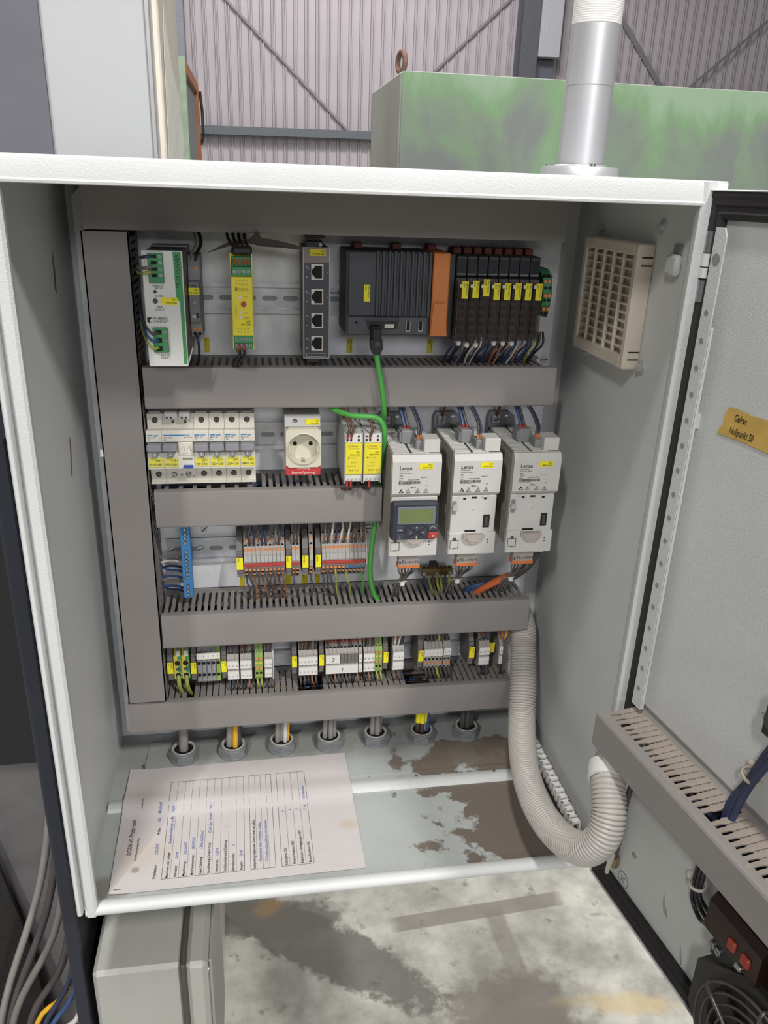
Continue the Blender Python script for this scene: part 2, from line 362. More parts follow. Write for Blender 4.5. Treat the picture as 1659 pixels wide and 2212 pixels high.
# white machine housing behind the cabinet
mw = mat('machine_white_paint', '#b4b6b7', .45, var=.05, scale=3)
wm = thing('machine_housing', 'tall white machine housing standing behind the control cabinet', 'machine', (60, 560, -GROUND))
part(wm, 'body', B().cbox(-900, 205, 402, 700, -GROUND, 2300, 4), mw)
part(wm, 'corner_trim', B().cbox(203, 212, 404, 690, -GROUND, 2300, 2), mat('trim_paint', '#e2d8ca', .5, var=.1, scale=8))  # cream side face: sunlight on the housing put into the trim colour
part(wm, 'edge_profile', B().cbox(196, 203, 398, 404, -GROUND, 2300, 1.5), mat('profile_metal', '#a9a8a6', .4, .4))
part(wm, 'dark_panel', B().box(-900, 81, 396, 402.5, 300, 2300), mat('grey_panel_sheet', '#6f7078', .6, var=.25, scale=5))
pn = single('paper_note', B().slab([(212.4, 420, 770), (212.4, 680, 770), (212.6, 686, 830), (212.4, 660, 850), (212.6, 668, 872), (213, 600, 880), (213.5, 520, 905), (212.5, 470, 960), (212.6, 440, 900)], (.5, 0, 0)), mat('crumpled_white_paper', '#f2efe6', .8), 'crumpled white paper with pen marks stuck on the housing side', 'paper')  # bright sheet stands for the sunlit spot on the housing edge
# mesh gate far left
ga = mat('orange_frame_paint', '#c07a52', .5); gg = mat('pale_green_frame_paint', '#9fb49a', .5)
gt = thing('machine_guard_gate', 'orange framed mesh guard gate behind the white machine housing', 'gate', (49, 3650, -GROUND))
part(gt, 'post', B().box(15, 60, 3230, 3275, -GROUND, 1245), gg, label='pale green post')
part(gt, 'top_rail', B().box(30, 64, 3275, 4070, 1185, 1230), ga); part(gt, 'end_post', B().box(26, 68, 4040, 4080, -GROUND, 1228), ga)
part(gt, 'upper_rail', B().box(15, 30, 3275, 4070, 1225, 1250), gg)
part(gt, 'lower_rail', B().box(30, 64, 3275, 4070, -600, -560), ga)
part(gt, 'infill_sheet', B().box(44, 48, 3275, 4040, -560, 1185), dgrey)
bb = B()
for i in range(26): bb.box(48, 51, 3290+i*29, 3293+i*29, -560, 1185)
part(gt, 'mesh_wire', bb, mgrey, kind='stuff')
part(gt, 'latch', B().tube([(75, 4050, 1190), (82, 4070, 1100), (82, 4070, 980), (70, 4060, 940)], 8), darksteel, 60)
# blue-black machine column left of the cabinet, junction box below, loose cables
post = thing('machine_column', 'dark blue machine column standing along the left side of the cabinet', 'column', (71, 280, -GROUND))
pm = mat('dark_blue_machine_paint', '#1d222e', .45, var=.15, scale=12)
part(post, 'front_flange', B().cbox(62, 79, 60, 66, -GROUND, 690, 1.5), pm); part(post, 'web', B().box(66, 78.5, 66, 390, -GROUND, 690), mat('dark_machine_web', '#17171b', .6))  # web darker than the flange: its shade is put into the colour
part(post, 'side_cover', B().cbox(-420, 62, 300, 392, -30, 690, 3), mat('black_cover_sheet', '#1c1d22', .5))
screw(post, (92, 45, 548), (0, -1, 0), 5, slot=False); part(post, 'bracket', B().box(78, 98, 50, 62, 535, 560), pm)
part(post, 'rear_panel', B().cbox(-560, -20, 393, 401, -GROUND, -75, 2), mat('grey_machine_panel', '#7f7c7d', .5, var=.1), label='light grey panel')
mt = thing('rubber_skirt', 'black speckled rubber skirt hanging low beside the dark blue column', 'skirt', (-200, 380, -GROUND))
part(mt, 'sheet', B().slab([(-420, 372, -170), (-141, 372, -165), (-88, 358, -470), (-60, 300, -GROUND), (-420, 300, -GROUND)], (0, 8, 0)), mat('speckled_rubber', '#1e1b19', .8, var=.6, scale=220))
single('yellow_bracket', B().cbox(-330, -168, 430, 470, -260, -130, 6), w_yel, 'yellow bracket behind the black rubber skirt', 'bracket')
for i, (x0, z0, x1, dx, m_, l_) in enumerate(((-8, -60, -95, 0, w_cable, 'grey cable running down along the dark blue column, lightest of the bunch'), (2, -90, -80, 8, w_dg, 'dark grey cable between the lightest and the mid grey cable'), (12, -120, -74, 0, w_grey, 'mid grey cable hanging beside the dark blue column'),
        (20, -170, -48, 12, w_dg, 'dark grey cable next to the yellow cable in the bunch'), (26, -210, -38, 6, w_yel, 'yellow cable in the bunch beside the dark blue column'), (33, -180, -26, 8, w_dblue, 'dark blue cable in the bunch beside the dark blue column'), (40, -190, -18, 4, w_blue, 'blue cable in the bunch beside the dark blue column'), (48, -220, -6, 4, w_white, 'white cable in the bunch beside the dark blue column'))):
    wire('hanging_cable', [(66.5, 250-10*i, z0+165), (x0+34, 250-10*i, z0+120), (x0+18, 248-10*i, z0), (x0-14, 240-11*i, z0-150), (x1, 236-11*i, -420), (x1-40, 240-11*i, -600), (x1-60, 250-11*i, -GROUND+6)], 5.5 if i < 4 else 4, m_, l_, 'cable', 'cables hanging beside the column', 8)
# junction box under the cabinet
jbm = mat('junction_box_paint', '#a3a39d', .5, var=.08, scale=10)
jb = thing('junction_box', 'pale grey junction box with screwed lid below the cabinet', 'junction box', (160, 140, -450))
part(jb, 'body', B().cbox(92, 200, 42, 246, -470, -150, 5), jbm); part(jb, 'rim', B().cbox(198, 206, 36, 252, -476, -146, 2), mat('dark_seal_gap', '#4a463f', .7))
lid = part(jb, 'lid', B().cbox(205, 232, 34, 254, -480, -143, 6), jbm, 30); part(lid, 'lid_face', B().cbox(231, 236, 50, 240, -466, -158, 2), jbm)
for yy, zz in ((46, -165), (240, -165), (46, -455)): screw(lid, (232, yy, zz), (1, 0, 0), 6)
part(jb, 'mounting_arm', B().box(78.5, 93, 90, 200, -400, -220), pm)

# ================================================================ CONTROL CABINET
XL, XR, ZB, ZT = 106., 716., 0., 768.
cab = thing('control_cabinet', 'open light grey control cabinet full of electrical devices', 'cabinet', (411, 160, -20))
part(cab, 'side_wall', B().box(98, XL, 10, 312, -8, ZT), paint); part(cab, 'side_wall', B().box(XR, 724, 10, 312, -8, ZT), paint)
part(cab, 'top_wall', B().box(98, 724, 13, 312, ZT, 774.8), paint); part(cab, 'back_wall', B().box(98, 724, 312, 316, -8, 775), paint)
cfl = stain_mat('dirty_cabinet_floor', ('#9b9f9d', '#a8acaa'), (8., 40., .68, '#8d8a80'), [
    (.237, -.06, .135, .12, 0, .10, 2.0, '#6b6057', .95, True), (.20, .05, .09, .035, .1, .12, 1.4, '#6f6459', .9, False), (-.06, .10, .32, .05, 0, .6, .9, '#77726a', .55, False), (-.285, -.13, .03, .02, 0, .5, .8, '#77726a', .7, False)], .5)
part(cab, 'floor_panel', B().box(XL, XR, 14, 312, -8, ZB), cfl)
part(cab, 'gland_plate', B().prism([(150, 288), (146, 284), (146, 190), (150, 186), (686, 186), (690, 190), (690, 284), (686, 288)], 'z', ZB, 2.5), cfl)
part(cab, 'floor_ridge', B().prism([(152, 0), (154, 4), (160, 6), (170, 3), (176, 0)], 'x', 108, 690), paint, 40)
def ring(b, x0, x1, z0, z1, prof):
    k = len(b.v); n = len(prof)
    for o, y in prof: b.v += [(x0+o, y, z0+o), (x1-o, y, z0+o), (x1-o, y, z1-o), (x0+o, y, z1-o)]
    for i in range(n-1):
        for j in range(4): b.f.append((k+i*4+j, k+i*4+(j+1) % 4, k+(i+1)*4+(j+1) % 4, k+(i+1)*4+j))
    return b
pv = [(98, 12), (98, 2), (99.5, 0), (102.5, 0), (104, 2), (104.5, 12), (108.2, 12), (108.8, -1), (110.4, -3), (118.4, -3), (121, -.6), (121, 6), (117, 15)]
part(cab, 'frame_side', B().prism(pv, 'z', -6, 774), paint, 35); part(cab, 'frame_side', B().prism([(822-x, y) for x, y in pv], 'z', -6, 774), paint, 35)
part(cab, 'frame_top', B().prism([(14, 775), (3, 775), (.5, 774), (-.5, 772), (-1.5, 758), (-3, 756.5), (-2.6, 754.6), (-1, 754), (7, 755), (15, 758), (15, 768)], 'x', 98.2, 723.8), paint, 35)
part(cab, 'frame_bottom', B().prism([(15, 0), (11, 4), (5, 5.4), (0, 4), (-2.6, 1), (-3, -3), (-1.5, -5.6), (1, -6), (15, -6)], 'x', 108, 714), paint, 50)
for x, z in ((112, 30), (112, 480), (710, 90)): part(cab, 'frame_hole', B().cyl((x-3, 12.6, z), FRONT, 3.2, .6, 14), hole)
part(cab, 'mounting_plate', B().prism(circ(0, 0, 0, 1)[:0]+[(116, 22), (689, 22), (689, 740), (672, 757), (133, 757), (116, 740)], 'y', 292, 294.5), plate_m)
part(cab, 'plate_fold', B().box(116, 689, 294, 306, 20, 22.5), zinc)
for x, z in ((160, 40), (628, 58), (676, 72), (682, 560), (240, 336), (458, 330)): screw(cab, (x, 292, z), FRONT, 5, zinc, name='plate_screw', depth=2.5)
for x, y in ((144, 237), (517, 171), (481, 139), (628, 168), (165, 284)): part(cab, 'floor_screw', B().cyl((x, y, 0), (0, 0, 1), 2.6, 6, 10, 1.8), steel, 40)
part(cab, 'floor_stud', B().cyl((500, 262, 2), (0, 0, 1), 2, 9, 10, 1.2), steel, 40)
rust = mat('scraped_rust', '#7a6257', .8, var=.3, scale=80)
part(cab, 'paint_scratch', B().slab([(106.1, 208, 650), (106.1, 212, 676), (106.1, 216, 690), (106.1, 219, 668), (106.1, 214, 644)], (.25, 0, 0)), rust)
part(cab, 'paint_scratch', B().slab([(106.1, 183, 452), (106.1, 190, 474), (106.1, 195, 494), (106.1, 199, 486), (106.1, 193, 466), (106.1, 187, 448)], (.25, 0, 0)), rust)
# wall bolts and the small latch keeper on the right wall
for y, z, r in ((233, 725, 5), (90, 733, 6.5), (238, 579.5, 5.5), (90, 592, 7)):
    o = part(cab, 'wall_bolt', B().cyl((716, y, z), (-1, 0, 0), r, 2, 14).cyl((714, y, z), (-1, 0, 0), r*.62, 4, 6), zinc, 40)
part(cab, 'hinge_carrier', B().cbox(708, 716, 40, 62, 690, 710, 3), paint, 40); part(cab, 'hinge_bracket', B().box(714.6, 716, 44, 60, 710, 719), mgrey)
part(cab, 'grommet', B().torus((714, 248, 2+10), (1, 0, 0), 9, 3.2, 20, 8).cyl((716, 248, 12), (-1, 0, 0), 9, 3), mgrey, 60)
# hinges
for zc in (700, 90):
    part(cab, 'hinge_pin', B().lathe((714, -5, zc-42), (0, 0, 1), [(.1, 0), (3.4, 6), (3.4, 8), (1.6, 9), (1.6, 14), (5, 15), (5, 34), (2, 34.5), (2, 57), (5, 58), (5, 76), (1.6, 77), (1.6, 81), (3.4, 82), (2.8, 86), (.1, 92)], 14), steel, 50)
    part(cab, 'hinge_sleeve', B().cyl((714, -5, zc-6), (0, 0, 1), 5.8, 9, 16).cyl((714, -5, zc+4), (0, 0, 1), 5.8, 11, 16), white, 50)
# filter grille on the right wall
cf = mat('aged_cream_plastic', '#cdc3b4', .5, var=.08)
fg = thing('filter_grille', 'cream plastic filter grille on the inner right cabinet wall', 'filter grille', (710, 165, 590))
y0, y1, z0, z1 = 98, 240, 588, 716
part(fg, 'frame', B().cbox(697, 716, y0, y0+10, z0, z1, 1.5).cbox(697, 716, y1-10, y1, z0, z1, 1.5).cbox(697, 716, y0+9, y1-9, z0, z0+14, 1.5).cbox(697, 716, y0+9, y1-9, z1-12, z1, 1.5), cf)
part(fg, 'backing', B().box(704.5, 708, y0+9, y1-9, z0+13, z1-11), mat('filter_mat', '#bdb2a6', .9, var=.1))
for i in range(11): part(fg, 'slat', B().cbox(699, 709, y0+8, y1-8, z0+20+i*9.0, z0+22+i*9.0, .5), cf)
for i in range(4): part(fg, 'bar', B().cbox(697.5, 701.5, y0+33+i*25, y0+36+i*25, z0+13, z1-11, .5), cf)
for zz in (598, 606, 694, 702): part(fg, 'snap_slot', B().box(702, 714, y0-.3, y0+.4, zz, zz+1.4), hole)
# slotted cable entry with white comb clips along the right wall
cb = thing('comb_strip', 'black strip with a row of white comb clips at the cabinet floor beside the hose', 'comb strip', (702, 130, 2))
part(cb, 'strip', B().box(692, 704, 32, 236, 0, 6), rubber)
cm_ = mesh('clip', B().box(-6, 6, -1.2, 1.2, 0, 3).box(-6, -4, -1.2, 4, 0, 17).box(4, 6, -1.2, 4, 0, 17).box(-6, 6, -1.2, 1.2, 14, 17).box(-6, 6, 1, 6, 15, 17), white)
for i in range(17): piece(cb, 'clip', cm_, (699, 42+i*11.4, 5), (math.radians(-8), 0, math.radians(6)))
# ---------------------------------------------------------------- door
DH = Vector((716, -2, 0)); DD = Vector((.153, -.98823, 0)); DN = Vector((-.98823, -.153, 0))
def dw(b): b.v = [tuple(DH+DD*v[0]-DN*v[1]+Vector((0, 0, v[2]))) for v in b.v]; return b
DX, DU, DF = tuple(DD), (0, 0, 1), tuple(DN)
door = part(cab, 'door', dw(B().cbox(-8, 618, 1.5, 6, -20, 768, 1.5)), paint, 35, 'open cabinet door')
part(door, 'door_panel', dw(B().box(-4, 614, 0, 2, -16, 764)), paint)
part(door, 'rim', dw(ring(B(), -8, 618, -20, 768, [(0, 4), (0, -8.4), (.6, -9.2), (1.3, -8.8), (1.6, 1)])), paint, 40)
part(door, 'gasket', dw(ring(B(), -8, 618, -20, 768, [(1.6, .3), (1.8, -7), (5, -7.6), (8, -6.2), (12, -6.8), (14, -4.8), (17, -4.8), (19, -6.8), (23, -5), (24.5, .3)])), rubber, 30)
rail_m = paint
part(door, 'perforated_rail', dw(B().prism([(22, 252), (36.5, 252), (36.5, 731), (33, 738), (22, 738)], 'y', -15, -13.4).box(35.3, 36.5, -14, -10.5, 252, 655).box(24, 28, -13.6, 0, 560, 574)), rail_m)
part(door, 'perforated_rail', dw(B().box(22, 36.5, -15, -13.4, 48, 202).box(24, 28, -13.6, 0, 60, 74)), rail_m)
for a_, b_ in ((20, 202), (252, 735)): part(door, 'perforated_rail', dw(B().box(575, 589, -15, -13.4, a_, b_).box(575, 576.6, -15, 0, a_, b_)), rail_m)
hm = mesh('rail_hole', dw(B().cyl((29, -15.05, 0), FRONT, 2.6, .35, 12)), mgrey)
for i in range(27):
    if i == 0 or 196 < 30+i*24.5 < 256: continue
    o = link('rail_hole', hm); o.parent = door; o.location = (-ORG[cab.name]+Vector((0, 0, 30+i*24.5)))*S
part(door, 'rail_hole', dw(B().cyl((29, -15.05, 712), FRONT, 5, .3, 16)), mgrey)
part(door, 'earth_mark', dw(B().torus((44, -.2, 15), FRONT, 9.5, .7, 26, 6).tube([(41, -.6, 19), (41, -.6, 11)], .6).tube([(47, -.6, 19), (41.5, -.6, 15), (47, -.6, 11)], .6)), mgrey, 60)
part(door, 'dent', dw(B().lathe((54, .05, 62), FRONT, [(4.5, 0), (3, .5), (.1, .7)], 14)), mat('bare_dent', '#a2978c', .5), 60)
scr = mat('dark_scuff', '#a3a4a1', .7, var=.3, scale=90)
for s_, z_, w_, h_ in ((112, 52, 3, 13), (150, 18, 3, 11), (176, -2, 2.5, 8), (118, 44, 2, 6)): part(door, 'scuff', dw(B().prism([(s_-w_, z_+h_), (s_+1, z_+h_*.3), (s_+w_+2, z_-h_), (s_+w_, z_-h_), (s_-1, z_-h_*.2)], 'y', -.25, 0)), scr)
# masking tape note
tp = single('tape_note', dw(B().slab([(63, -.5, 590), (76, -.6, 590.5), (92, -.5, 589.5), (150, -.5, 592), (156, -.5, 580), (152, -.5, 565), (117, -.5, 564), (90, -.5, 564.5), (54, -.5, 563.5), (57, -.5, 570), (60, -.5, 573), (59, -.5, 580), (61, -.5, 585)], (0, -.35, 0))), mat('masking_tape', '#c9a658', .7, var=.15, scale=40), 'tan masking tape note with handwriting on the open door', 'tape')
tb = B(); tb.text('Gefran', (72, -1.1, 580), 6.2, shear=.25, wid=.62); tb.text('Nullpunkt 50', (69, -1.1, 568), 6.2, shear=.25, wid=.62)
part(tp, 'lettering', dw(tb), ink)
# ================================================================ WIRE DUCTS
FP = 8.3
def finger_mesh(wavy=False, L=62., w=4.9):
    """one duct finger: base at y=0, tip towards -y, width along x"""
    if wavy:
        e = []; k = 7
        for i in range(k*2+1):
            t = i/(k*2); y = -L*(.12+.7*t); e.append((w/2+(.55 if i % 2 else 0), y))
        poly = [(w/2-.3, 0)]+e+[(w/2+.5, -L*.86), (w/2-.6, -L), (-w/2+.6, -L), (-w/2-.5, -L*.86)]+[(-x, y) for x, y in reversed(e)]+[(-w/2+.3, 0)]
    else:
        poly = [(FP/2, 0), (FP/2, -3), (w/2, -5), (w/2, -L+8), (FP/2-.3, -L+5), (FP/2-.3, -L), (-FP/2+.3, -L), (-FP/2+.3, -L+5), (-w/2, -L+8), (-w/2, -5), (-FP/2, -3), (-FP/2, 0)]
    return mesh('finger', B().prism(poly, 'z', -1.5, 0), duct_m)
FM = finger_mesh(); FW = finger_mesh(True, 62., 6.2)
def duct(label, x0, x1, z0, z1, yf=217., yb=291.5, vertical=False, skip=None, both=False, wavy=False, cut=0., bcut=0.):
    d = thing('wire_duct', label, 'wire duct', ((x0+x1)/2, yb, z0), 'grey slotted wire ducts')
    xe = x1; x1 = x1-cut; b = B().box(x0, x1, yb-1.6, yb, z0, z1)
    if vertical: b.box(x0, x0+1.5, yb-12, yb, z0, z1).box(x1-1.5, x1, yb-10, yb, z0, z1).box(x0, x0+1.5, yf+4, yb-12, z0, z1)
    else: b.box(x0, x1, yb-10, yb, z1-1.5, z1).box(x0, x1-bcut, yf+4, yb, z0, z0+1.5)
    base = part(d, 'channel', b, duct_m)
    me = FW if wavy else FM
    if vertical:
        n = int((z1-z0-4)/FP)
        for i in range(n):
            o = piece(base, 'finger', me, (x1, yb-9.5, z0+5+i*FP)); o.rotation_euler = (0, math.radians(90), 0)
        c = B().box(x0-.6, x1+.6, yf, yf+1.6, z0, z1).box(x0-.6, x0+.9, yf, yf+9, z0, z1).box(x1-.9, x1+.6, yf, yf+9, z0, z1)
    else:
        n = int((x1-x0-4)/FP)
        for i in range(n):
            if skip and skip(i, x0+5+i*FP): continue
            piece(base, 'finger', me, (x0+5+i*FP, yb-9.5, z1))
        c = B().prism([(yf+9, z1+.7), (yf+3, z1+.7), (yf+.6, z1-.4), (yf, z1-2.2), (yf, z0+1), (yf+1, z0-.7), (yf+9, z0-.7), (yf+9, z0+.7), (yf+1.7, z0+.9), (yf+1.7, z1-1.2), (yf+3.4, z1-.8), (yf+9, z1-.8)], 'x', x0, xe)
    part(d, 'cover', c, duct_m, 25); return d
D0 = duct('topmost wide wire duct closing the upper edge of the mounting plate', 139.5, 663.5, 710.5, 757)
DV = duct('long upright wire duct along the left cabinet wall', 136.5, 183.3, 122, 708, vertical=True)
D1 = duct('wire duct under the power supply and the controller', 187, 672, 518.5, 565.2)
D2 = duct('short wire duct under the circuit breakers and the power socket', 189, 463, 370.8, 416.4, cut=7.5, skip=lambda i, x: x < 312 and i % 2 == 0)
D3 = duct('wire duct under the blue terminal bar and the inverters', 185.5, 671.5, 202.2, 249, bcut=42)
D4 = duct('lowest wire duct above the cable glands', 134, 664, 74, 118.2, wavy=True, skip=lambda i, x: (205 < x < 228 and i % 2) or 362 < x < 392 or 512 < x < 545)
single('duct_burr', B().box(133, 136.4, 216, 221, 462, 470), white, 'small white plastic clip on the edge of the long upright duct', 'clip')
for nm, (x0, x1, z) in (('row of wires inside the duct under the power supply', (190, 668, 545)), ('row of wires inside the duct under the circuit breakers', (192, 452, 395)), ('row of wires inside the duct under the inverters', (188, 624, 228)), ('row of wires inside the lowest duct', (138, 660, 98))):
    t = thing('wire_bundle', nm, 'wires', ((x0+x1)/2, 262, z-16))
    for k, m_ in enumerate((w_black, w_dblue, w_dg, w_black, w_blue, w_grey)):
        yy = 236+k*8.5; zz = z+rnd.uniform(-8, 6)
        part(t, 'strand', B().tube(smooth([(x0+(x1-x0)*j/9, yy+rnd.uniform(-4, 4), zz+rnd.uniform(-6, 8)) for j in range(10)], 3), 2.6, 6), m_, 60)
t = thing('wire_bundle', 'upright wires inside the long duct along the left wall', 'wires', (160, 262, 130))
for k, m_ in enumerate((w_black, w_dblue, w_black, w_grey, w_blue)):
    part(t, 'strand', B().tube(smooth([(148+k*6+rnd.uniform(-3, 3), 240+k*8, 126+56*j) for j in range(11)], 3), 2.6, 6), m_, 60)

# ================================================================ MOUNTING RAILS
def rail(label, x0, x1, zc):
    r = thing('mounting_rail', label, 'rail', ((x0+x1)/2, 292, zc-17.5), 'slotted mounting rails')
    part(r, 'profile', B().prism([(284.5, zc+17.5), (284.5, zc+13), (290.5, zc+12.4), (290.5, zc-12.4), (284.5, zc-13), (284.5, zc-17.5), (285.6, zc-17.5), (285.6, zc-13.8), (291.8, zc-13.2), (291.8, zc+13.2), (285.6, zc+13.8), (285.6, zc+17.5)], 'x', x0, x1), zinc)
    me = mesh('slot', B().prism(circ(-6, 0, 3, 8, math.pi/2, 1.5*math.pi)+circ(6, 0, 3, 8, -math.pi/2, math.pi/2), 'y', -.15, .1), mat('rail_slot', '#8a8d91', .6, .2))
    n = int((x1-x0)/25)
    for i in range(n): piece(r, 'slot', me, (x0+14+i*25, 290.4, zc))
    return r
r1 = rail('slotted mounting rail behind the switch and the yellow safety relay', 192, 662, 633)
r2 = rail('slotted mounting rail behind the circuit breakers and the socket', 186, 462, 464)
r3 = rail('slotted mounting rail carrying the terminals beside the blue bar', 190, 458, 308)
r4 = rail('slotted mounting rail carrying the lowest terminals', 187, 660, 160)
part(r1, 'lettering', B().text('Hutschiene', (397, 290.2, 639), 4.2), darksteel)
for x in (197, 234): screw(r3, (x, 290.4, 308), FRONT, 4.5, zinc, depth=2.5)

# ================================================================ ROW 1
# power supply
X = lambda f: 201.5+39.5*f
Z = lambda y: 693.5-(y-340)*117/1380
ps = thing('power_supply', 'white fronted power supply with green stripe and green terminals', 'power supply', (221, 230, 576.5))
part(ps, 'housing', B().cbox(201.5, 241, 173, 286, 577, 691.5, 1), mat('supply_housing', '#77736c', .45, .4, var=.06))
part(ps, 'front_panel', B().cbox(201, 241.3, 170.5, 174, 576.2, 693.6, .6), white)
part(ps, 'top_edge', B().cbox(201.2, 241, 252, 286, 691, 693, .5), lgrey); part(ps, 'top_vent', B().box(203, 239.5, 178, 250, 691.4, 691.9), dgrey)
part(ps, 'green_stripe', B().prism([(X(.77), Z(350)), (X(.975), Z(350)), (X(.985), Z(1690)), (X(.9), Z(1690)), (X(.885), Z(935)), (X(.80), Z(885))], 'y', 170.2, 171), gstripe)
for k, (za, zb_, n) in enumerate(((Z(365), Z(712), 4+1), (Z(1240), Z(1540), 3))):
    o = part(ps, 'terminal_block', B().cbox(207.2, 222.4, 166.5, 171, zb_, za, .5), green); h = (za-zb_)/n
    for i in range(n):
        if k == 0 and i == 4: continue
        zc = za-(i+.5)*h*(1 if k else 1.05)
        part(o, 'wire_opening', B().box(210.5, 216.2, 166.1, 166.8, zc-h*.28, zc+h*.28), hole)
        screw(o, (219.6, 166.6, zc), FRONT, 1.7, depth=.5)
ylabel(ps, X(.396), X(.825), Z(968), Z(880), 170.4, '-23U1', '=PS+CAB1')
b = B(); cx = X(.36)
for t_, yy, h in (('Output DC', 757, 2.), ('24V  5A', 785, 1.9), ('DC OK', 877, 1.9), ('Adjust', 1003, 1.9), ('22.5-29.5V', 1037, 1.8)): b.text(t_, (cx, 170.3, Z(yy)), h, align='CENTER', wid=.85)
for t_, yy in (('Input AC', 1592), ('100-240 V', 1622)): b.text(t_, (X(.42), 170.3, Z(yy)), 2., align='CENTER', wid=.85)
b.text('PH\u0152NIX', (X(.17), 170.3, Z(1147)), 2.5, wid=1.05).text('CONTACT', (X(.17), 170.3, Z(1180)), 2.2, wid=1.02).box(X(.02), X(.14), 170.2, 170.4, Z(1182), Z(1122))
b.text('+', (X(.045), 170.3, Z(475)), 2.).text('\u2013', (X(.045), 170.3, Z(660)), 2.).text('L', (X(.06), 170.3, Z(1318)), 2.2).text('N', (X(.06), 170.3, Z(1402)), 2.2)
part(ps, 'lettering', b, ink); part(ps, 'lettering', B().text('TRIO POWER', (X(.93), 170.05, Z(775)), 4.3, (0, 0, 1), (-1, 0, 0), wid=.9), mat('dark_green_print', '#1c4a2b', .6))
part(ps, 'lettering_inlay', B().prism([(X(.085), Z(1175)), (X(.13), Z(1175)), (X(.13), Z(1130)), (X(.085), Z(1150))], 'y', 170.0, 170.25), white)
part(ps, 'status_lamp', B().cyl((X(.27), 170.6, Z(815)), FRONT, 1.7, .6, 14), mat('dark_lens', '#33403a', .3), 40)
part(ps, 'trim_potentiometer', B().cyl((X(.26), 170.6, Z(925)), FRONT, 2.7, .3, 16).cyl((X(.26), 170.3, Z(925)), FRONT, 1.4, .5, 10), dgrey, 40)
part(ps, 'side_lip', B().prism([(241.2, 576.4), (247, 595), (247, 598), (241.2, 582)], 'y', 172, 173.2), lgrey)
for i, (zc, m_, l_) in enumerate(((Z(400), w_dblue, 'dark blue wire into the upper green terminal of the power supply'), (Z(525), w_grey, 'light grey wire into the upper green terminal of the power supply'), (Z(582), w_gy, 'green yellow wire into the upper green terminal of the power supply'), (Z(1300), w_dg, 'black wire into the lower green terminal of the power supply'), (Z(1390), w_blue, 'blue wire into the lower green terminal of the power supply'), (Z(1480), w_gy, 'green yellow wire into the lower green terminal of the power supply'))):
    up = i < 3
    wire('wire', [(186, 250, zc+(-6 if up else 22+i*2)), (192, 205, zc+(-4 if up else 16)), (200, 172, zc+(-2 if up else 6)), (207, 163, zc), (212.5, 166.2, zc)], 1.5, m_, l_)
# grey electronic breaker module
eb = thing('electronic_breaker', 'narrow grey electronic breaker module beside the power supply', 'breaker', (247.6, 255, 596))
part(eb, 'body', B().prism([(286, 684), (244, 684), (238, 672), (234, 660), (234, 616), (240, 596), (286, 596)], 'x', 241.6, 254), mgrey)
part(eb, 'module', B().cbox(241.9, 253.8, 221, 236, 614.5, 658.5, .8), mat('breaker_module', '#73757a', .5)); part(eb, 'grip', B().box(244.5, 251, 220.6, 221.4, 653, 655), dgrey)
ylabel(eb, 242, 253.6, 644.5, 651.8, 221, '-24F1', 'PS+CAB1'); part(eb, 'lettering', B().text('4A', (246.2, 220.8, 635), 2.2, wid=.9), lgrey)
part(eb, 'rocker', B().cbox(249, 252, 220.2, 222, 619.5, 624.5, .4), black); part(eb, 'rocker_field', B().box(244.5, 248.6, 220.7, 221.2, 619.5, 622.5), lgrey)
for xx, zz in ((250, 671), (245.5, 604.5), (250.5, 604.5)): part(eb, 'release_button', B().cbox(xx-1.8, xx+1.8, 236.5, 242, zz-1.9, zz+1.9, .4), orbtn)
for xx, zz in ((250, 679), (245.5, 599.5), (250.5, 599.5), (245, 664), (250, 664)): part(eb, 'wire_opening', B().cyl((xx, 240 if zz < 670 else 243.5, zz), FRONT, 2.1, 1.4, 12), hole)
for x0, r, m_, l_ in ((244, 1.3, w_grey, 'thin grey wire into the narrow grey breaker module'), (249.5, 2., w_black, 'black wire into the narrow grey breaker module')):
    wire('wire', [(x0+2, 255, 716), (x0+7, 244, 698), (x0+2, 240, 686), (x0+.5, 241, 679)], r, m_, l_)
wire('wire', [(246, 238, 600), (248.5, 232, 594), (249, 236, 580), (247, 248, 562)], 1.6, w_dblue, 'dark blue wire leaving the narrow grey breaker module downwards')
# yellow safety relay
ZR = lambda y: 677.8-(y-540)*.0877
sr = thing('safety_relay', 'yellow safety relay with green terminals and a red lens', 'relay', (299.8, 235, 591))
part(sr, 'housing', B().box(289.2, 310.4, 202, 286, 592, 690).cbox(288.6, 311, 184, 201, ZR(1350), ZR(650), .8).box(288.4, 289.2, 190, 286, 591, 691).box(310.4, 311.2, 190, 286, 591, 691), yel)
for za, zb_, yf in ((ZR(540), ZR(648), 186), (ZR(1352), ZR(1442), 186), (ZR(430), ZR(540), 196), (ZR(1442), ZR(1525), 192)):
    o = part(sr, 'terminal_block', B().cbox(289.8, 309.9, yf, 203, zb_, za, .4), green)
    if yf == 186 or zb_ < 600:
        for i in range(4): screw(o, (292.6+i*4.9, yf+.1, (za+zb_)/2), FRONT, 1.75, depth=.5)
    else:
        for i in range(4): part(o, 'ferrule', B().cyl((292.8+i*4.7, yf-1, ZR(520)), (0, 0, 1), 1.4, 5.5, 8), mat('orange_ferrule', '#c05a35', .5), 40)
b = B()
for t_, yy in (('A1  S33  S34  A2', 705), ('S11  S12  S21  S22', 748)): b.text(t_, (299.8, 183.8, ZR(yy)), 1.5, align='CENTER', wid=.75)
b.text('PH\u0152NIX', (296.5, 183.8, ZR(800)), 1.7).text('CONTACT', (296.5, 183.8, ZR(820)), 1.5).box(292.6, 295.6, 183.7, 183.9, ZR(815), ZR(775))
